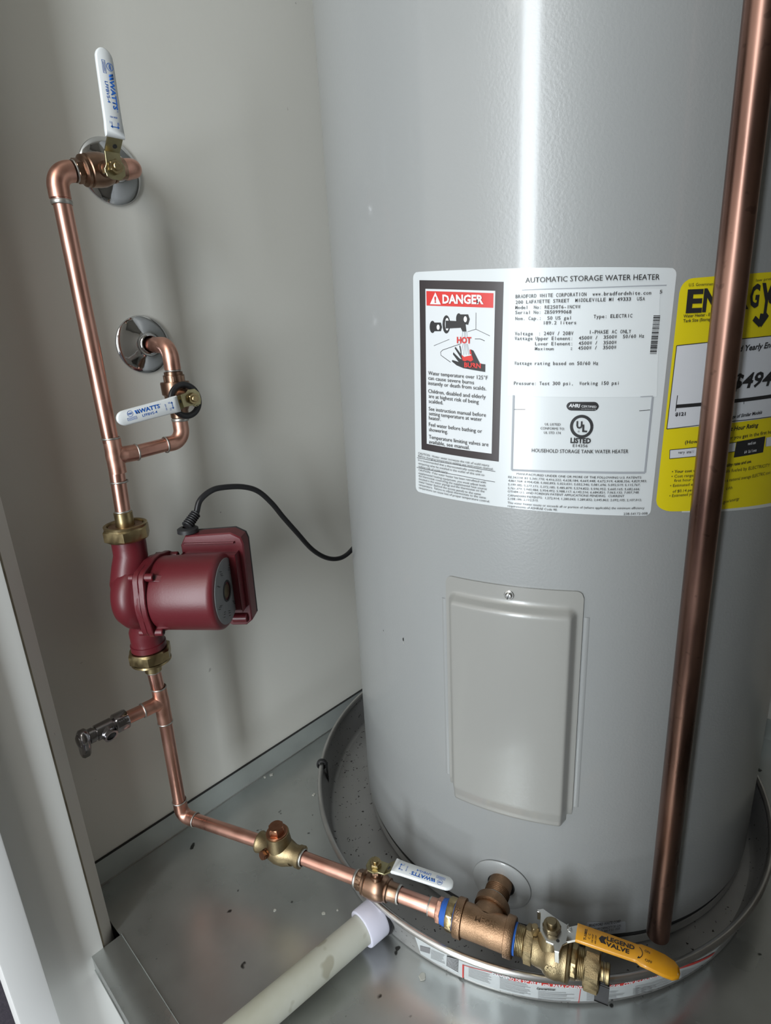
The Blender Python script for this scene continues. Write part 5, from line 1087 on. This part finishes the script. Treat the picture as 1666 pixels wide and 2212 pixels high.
def bent_text(bm, s, st, s0, w, h, ang0, R_, rot=1):
    vs, fs = layout(s, st); q = -side
    add_mesh(bm, [RL(s0 + x * w) + (q * math.cos(ang0 + y * h / R_) + Z * math.sin(ang0 + y * h / R_)) * (R_ + 0.0008) for x, y in vs], fs)
bent_text(b, 'MECH', 'b', s_t - 0.0085, 0.020, 0.0055, math.radians(62), 0.0168); part('raised_lettering', b, M['paste'] if False else M['bronze'], dt, ang=180)['kind'] = 'stuff'
b = NB()
vs, fs = layout('NSF', 'b'); q = -side
add_mesh(b, [RL(s_t - 0.0245 - y * 0.0045) + (q * math.cos(math.radians(38) + x * 0.75) + Z * math.sin(math.radians(38) + x * 0.75)) * 0.0203 for x, y in vs], fs); part('raised_lettering', b, M['bronze'], dt, ang=180)['kind'] = 'stuff'

# drain ball valve
s_v = s_t + 0.0315
dv = thing('drain_ball_valve', 'large brass drain ball valve with a yellow lever at the foot of the heater', 'valve', tuple(RL(s_v + 0.04)))
b = NB(); torus(b, RL(s_v + 0.0010), RD, 0.0135, 0.0016, 36, 8); part('thread_tape', b, M['tape'], dv, label='blue thread seal')
b = NB(); lathe(b, [(0.000, 0.0132), (0.0110, 0.0138)], RL(s_v), RD, 40)
for i in range(6): torus(b, RL(s_v + 0.0022 + 0.0016 * i), RD, 0.0136, 0.0007, 40, 6)
part('male_thread', b, M['brass'], dv)
b = NB(); hexn(b, RL(s_v + 0.0110), RD, 0.0182, 0.0095, 0.0012, 6); part('hex_end', b, M['brass_cast'], dv)
b = NB(); lathe(b, [(0.0200, 0.0158), (0.0240, 0.0165), (0.0300, 0.0172), (0.0330, 0.0198), (0.0360, 0.0214), (0.0440, 0.0218), (0.0480, 0.0208), (0.0510, 0.0206), (0.0530, 0.0206), (0.0533, 0.0196), (0.0540, 0.0206), (0.0560, 0.0200), (0.0570, 0.0160)], RL(s_v), RD, 56)
lathe(b, [(0.010, 0.0140), (0.0225, 0.0125), (0.0260, 0.0110), (0.0300, 0.0105)], RL(s_v + 0.037), Z, 36); part('valve_body', b, M['brass_cast'], dv, ang=35)
b = NB(); hexn(b, RL(s_v + 0.0565), RD, 0.0165, 0.0060, 0.0010, 8); part('packing_hex', b, M['brass'], dv)
b = NB(); lathe(b, [(0.0620, 0.0130), (0.0720, 0.0130)], RL(s_v), RD, 40)
for i in range(5): torus(b, RL(s_v + 0.0632 + 0.0016 * i), RD, 0.0132, 0.0007, 40, 6)
part('hose_thread', b, M['brass'], dv)
b = NB(); hexn(b, RL(s_v + 0.0690), RD, 0.0205, 0.0150, 0.0016, 6); part('hose_cap', b, M['brass_cast'], dv)
b = NB(); lathe(b, [(0.0840, 0.0085), (0.0890, 0.0085), (0.0895, 0.0092), (0.0920, 0.0092), (0.0930, 0.0080), (0.0930, 0)], RL(s_v), RD, 32); part('cap_tip', b, M['brass'], dv)
b = NB(); bent_text(b, '600', 'b', s_v + 0.034, 0.011, 0.0055, math.radians(8), 0.0214); part('raised_lettering', b, M['brass_cast'], dv, ang=180)['kind'] = 'stuff'
b = NB(); hexn(b, RL(s_v + 0.0205) + Z * 0.0172, Z, 0.0045, 0.0100, 0.0008, 4); part('stop_lug', b, M['brass_cast'], dv)
# steel plate
pv = RL(s_v + 0.037) + Z * 0.0300; he = V((0.0272, -0.0868, 0.004)).normalized(); hu = Z.cross(he).normalized(); hn = he.cross(hu).normalized()
if hn.z < 0: hn = -hn
b = NB(); prism(b, [(-0.0175, 0.0145), (-0.0135, 0.0125), (-0.0120, 0.0040), (-0.0105, -0.0060), (-0.0030, -0.0145), (0.004, -0.0150), (0.0062, -0.0210), (0.0105, -0.0205), (0.0125, -0.0120), (0.0160, -0.0085), (0.0160, 0.0090), (0.006, 0.0115), (-0.004, 0.0150), (-0.0120, 0.0180)], pv, he, hu, hn, 0.0022, 0.0003)
obox(b, pv, he, hu, hn, 0.0062, 0.0105, -0.0212, -0.0192, -0.0120, 0.0020, 0.0003, 1)
obox(b, pv, he, hu, hn, -0.0172, -0.0135, 0.0132, 0.0158, -0.0090, 0.0015, 0.0003, 1)
d_ = (he * 0.009 + hn * 0.0070); dn_ = d_.normalized(); nn_ = hu.cross(dn_); nn_ = nn_ if nn_.z > 0 else -nn_
obox(b, pv + he * 0.0158, dn_, hu, nn_, 0, d_.length + 0.001, -0.0080, 0.0080, 0, 0.0022, 0.0003, 1)
plt = part('lever_plate', b, M['zinc'], dv, label='shiny steel lever plate')
b = NB(); lathe(b, [(0.0023, 0.0017), (0.0024, 0)], pv + he * 0.0075 - hu * 0.0100, hn, 20); part('plate_hole', b, M['black_gap'], plt)
b = NB(); torus(b, pv + he * 0.0150 + hu * 0.0065 + hn * 0.003, (he + hn * .3), 0.0026, 0.0006, 24, 6); part('wire_ring', b, M['zinc'], plt)
b = NB(); hexn(b, pv + hn * 0.0022, hn, 0.0092, 0.0060, 0.0012); part('lever_nut', b, M['stem'], dv)
b = NB(); lathe(b, [(0.0080, 0.0052), (0.0118, 0.0050), (0.0124, 0.0042), (0.0124, 0)], pv, hn, 24); part('stem_end', b, M['stem'], dv)
go = pv + he * 0.0235 + hn * 0.0062; L = 0.0905; bend = V(he); 
def hp(u, v, w):
    dz = -0.00 if u < 0.055 else -((u - 0.055) / 0.035) ** 1.5 * 0.006
    return go + he * u + hu * v + hn * (w + dz)
outl = [(0, -.0090), (.012, -.0090), (.030, -.0088), (.050, -.0084), (.0545, -.0082), (.0575, -.0100), (.066, -.0102), (.076, -.0104), (.084, -.0092), (.0892, -.0050), (.0905, .0), (.0895, .0050), (.0860, .0085), (.078, .0102), (.066, .0102), (.0575, .0098), (.0545, .0082), (.050, .0084), (.030, .0088), (.012, .0090), (0, .0090)]
b = NB(); n_ = len(outl); rings = []
for (w_, sc_) in ((0, .90), (.0012, 1), (.0036, 1), (.0046, .93)):
    rings.append([b.verts.new(hp(0.045 + (u - 0.045) * (1 - (1 - sc_) * .3), v * sc_, w_)) for u, v in outl])
for p_, q_ in zip(rings, rings[1:]):
    for i in range(n_): b.faces.new((p_[i], p_[(i + 1) % n_], q_[(i + 1) % n_], q_[i]))
for r_ in (rings[0], rings[-1]):
    h_ = n_ // 2
    for i in range(h_): 
        a1_, a2_, a3_, a4_ = r_[i], r_[i + 1], r_[n_ - 2 - i], r_[n_ - 1 - i]
        if len({a1_, a2_, a3_, a4_}) == 4: b.faces.new((a1_, a2_, a3_, a4_))
        elif len({a1_, a2_, a3_}) == 3: b.faces.new((a1_, a2_, a3_))
grip = part('lever_grip', b, M['vinyl_yellow'], dv, ang=60, label='yellow vinyl grip with black lettering')
b = NB()
def YT(s, st, u, v, w, h, rot=0):
    vs, fs = layout(s, st)
    if rot: add_mesh(b, [hp(u - y * h, v + x * w, .0050) for x, y in vs], fs)
    else: add_mesh(b, [hp(u + x * w, v + y * h, .0050) for x, y in vs], fs)
YT('T-1002', 'b', .0095, -.0068, .0118, .0021, 1); YT('C  C', 's', .0130, -.0042, .0058, .0019, 1); YT('150 WSP', 's', .0158, -.0068, .0088, .0014, 1); YT('600 CWP', 's', .0186, -.0068, .0088, .0014, 1)
for k_ in range(2):
    u0 = .0205 + k_ * .0026
    for sg in (1, -1): add_mesh(b, [hp(u0 + x, sg * y_ , .0050) for x, y_ in ((0, 0.0), (.0022, 0.0036), (.0046, .0036), (.0024, 0.0))], [(0, 1, 2, 3)])
YT('LEGEND', 'b', .0275, .0008, .0245, .0040); YT('VALVE', 'b', .0272, -.0048, .0205, .0040)
YT('ON', 's', .0605, .0028, .0046, .0024); YT('OFF', 's', .0610, -.0058, .0062, .0024)
for i in range(10):
    t0_, t1_ = -1.1 + 2.2 * i / 10, -1.1 + 2.2 * (i + 1) / 10
    add_mesh(b, [hp(.0535 + math.cos(t_) * R_, math.sin(t_) * R_ * 1.1, .0050) for t_, R_ in ((t0_, .0050), (t1_, .0050), (t1_, .0056), (t0_, .0056))], [(0, 1, 2, 3)])
add_mesh(b, [hp(.0545, -.0062, .005), hp(.0573, -.0052, .005), hp(.0556, -.0036, .005)], [(0, 1, 2)])
part('black_print', b, INK['K'], grip, ang=180)['kind'] = 'stuff'
# tag on a wire
tg = thing('hang_tag', 'small black plastic seal tag hanging from the drain valve cap', 'tag', tuple(RL(s_v + 0.0895) - Z * 0.02))
w0_ = RL(s_v + 0.0870); tdn = V((-0.30, -0.10, -0.95)).normalized()
b = NB(); torus(b, w0_ - Z * 0.001, (RD + side * .1), 0.0094, 0.0005, 40, 6); torus(b, w0_ + tdn * 0.0065, V((1, .3, 0)), 0.0040, 0.0005, 28, 6); part('wire', b, M['zinc'], tg)
b = NB(); to = w0_ + tdn * 0.0060 - side * 0.004; tw = RD; obox(b, to, tw, tdn, tw.cross(tdn), -0.0052, 0.0056, 0.001, 0.0175, -0.0028, 0.0028, 0.0010, 2)
prism(b, [(-.0058, 0.002), (-.002, -.0035), (.003, -.0035), (.0062, 0.002)], to - tw.cross(tdn) * .0022, tw, tdn, tw.cross(tdn), 0.0044, 0.0004); part('tag_body', b, M['black_plastic'], tg)

# old copper discharge pipe in front
od_ = thing('discharge_pipe', 'thick aged brown copper discharge pipe hanging down in front of the heater', 'pipe', (0.1858, -0.5892, 0.058))
p0, p1 = V(DP0), V(DP1)
b = NB(); lathe(b, [(0.0, 0.0098), (0.0, 0.01095), (0.0006, 0.0111), ((p1 - p0).length, 0.0111), ((p1 - p0).length, 0.0098), (0.001, 0.0098)], p0, p1 - p0, 64); part('tube', b, M['old_copper'], od_)

# pvc drain line
pvd = V((0.0425, -0.3325, 0.0295)); pve = V((-0.46, -0.2660, 0.0180)); pdir = (pve - pvd).normalized()
pp = thing('pvc_drain_pipe', 'grubby white plastic drain pipe with a clean fitting at the pan', 'pipe', tuple(pvd.lerp(pve, .3)))
b = NB(); lathe(b, [(0.030, 0.0140), (0.030, 0.0166), ((pve - pvd).length, 0.0166), ((pve - pvd).length, 0.0140), (0.031, 0.0140)], pvd, pdir, 48); part('pipe', b, M['pvc'], pp)
b = NB(); lathe(b, [(0.0148, 0.0150), (0.0148, 0.0185), (0.0165, 0.0207), (0.0190, 0.0214), (0.0400, 0.0210), (0.0412, 0.0204), (0.0412, 0.0168)], pvd, pdir, 56); part('adapter', b, M['pvc_white'], pp, label='clean white adapter')
b = NB(); lathe(b, [(0.0125, 0.0180), (0.0125, 0.0225), (0.0135, 0.0232), (0.0160, 0.0225), (0.0160, 0.018)], pvd, pdir, 48); part('gasket', b, M['black'], pp)

# black cable strap over the pan rim
st_ = thing('cable_strap', 'black strap looped over the pan rim near the left wall', 'strap', (0.128, -0.108, 0.05))
sc = V(STRAP); sth = math.atan2(sc.y - PC.y, sc.x - PC.x); er = V((math.cos(sth), math.sin(sth), 0)); et = V((-er.y, er.x, 0))
rc_ = PC + er * (rpan(sth, rw(.05) + 0.0008)) + Z * 0.0512
b = NB(); torus(b, rc_, et, 0.0068, 0.0016, 32, 8, 0.0042); part('loop', b, M['black_plastic'], st_)
b = NB(); obox(b, rc_ - er * 0.0075 - Z * 0.004, et, er, V((0.0, 0, 1)), -0.0030, 0.0030, -0.0010, 0.0010, -0.0340, 0.004, 0.0005, 1); part('tail', b, M['black_plastic'], st_)
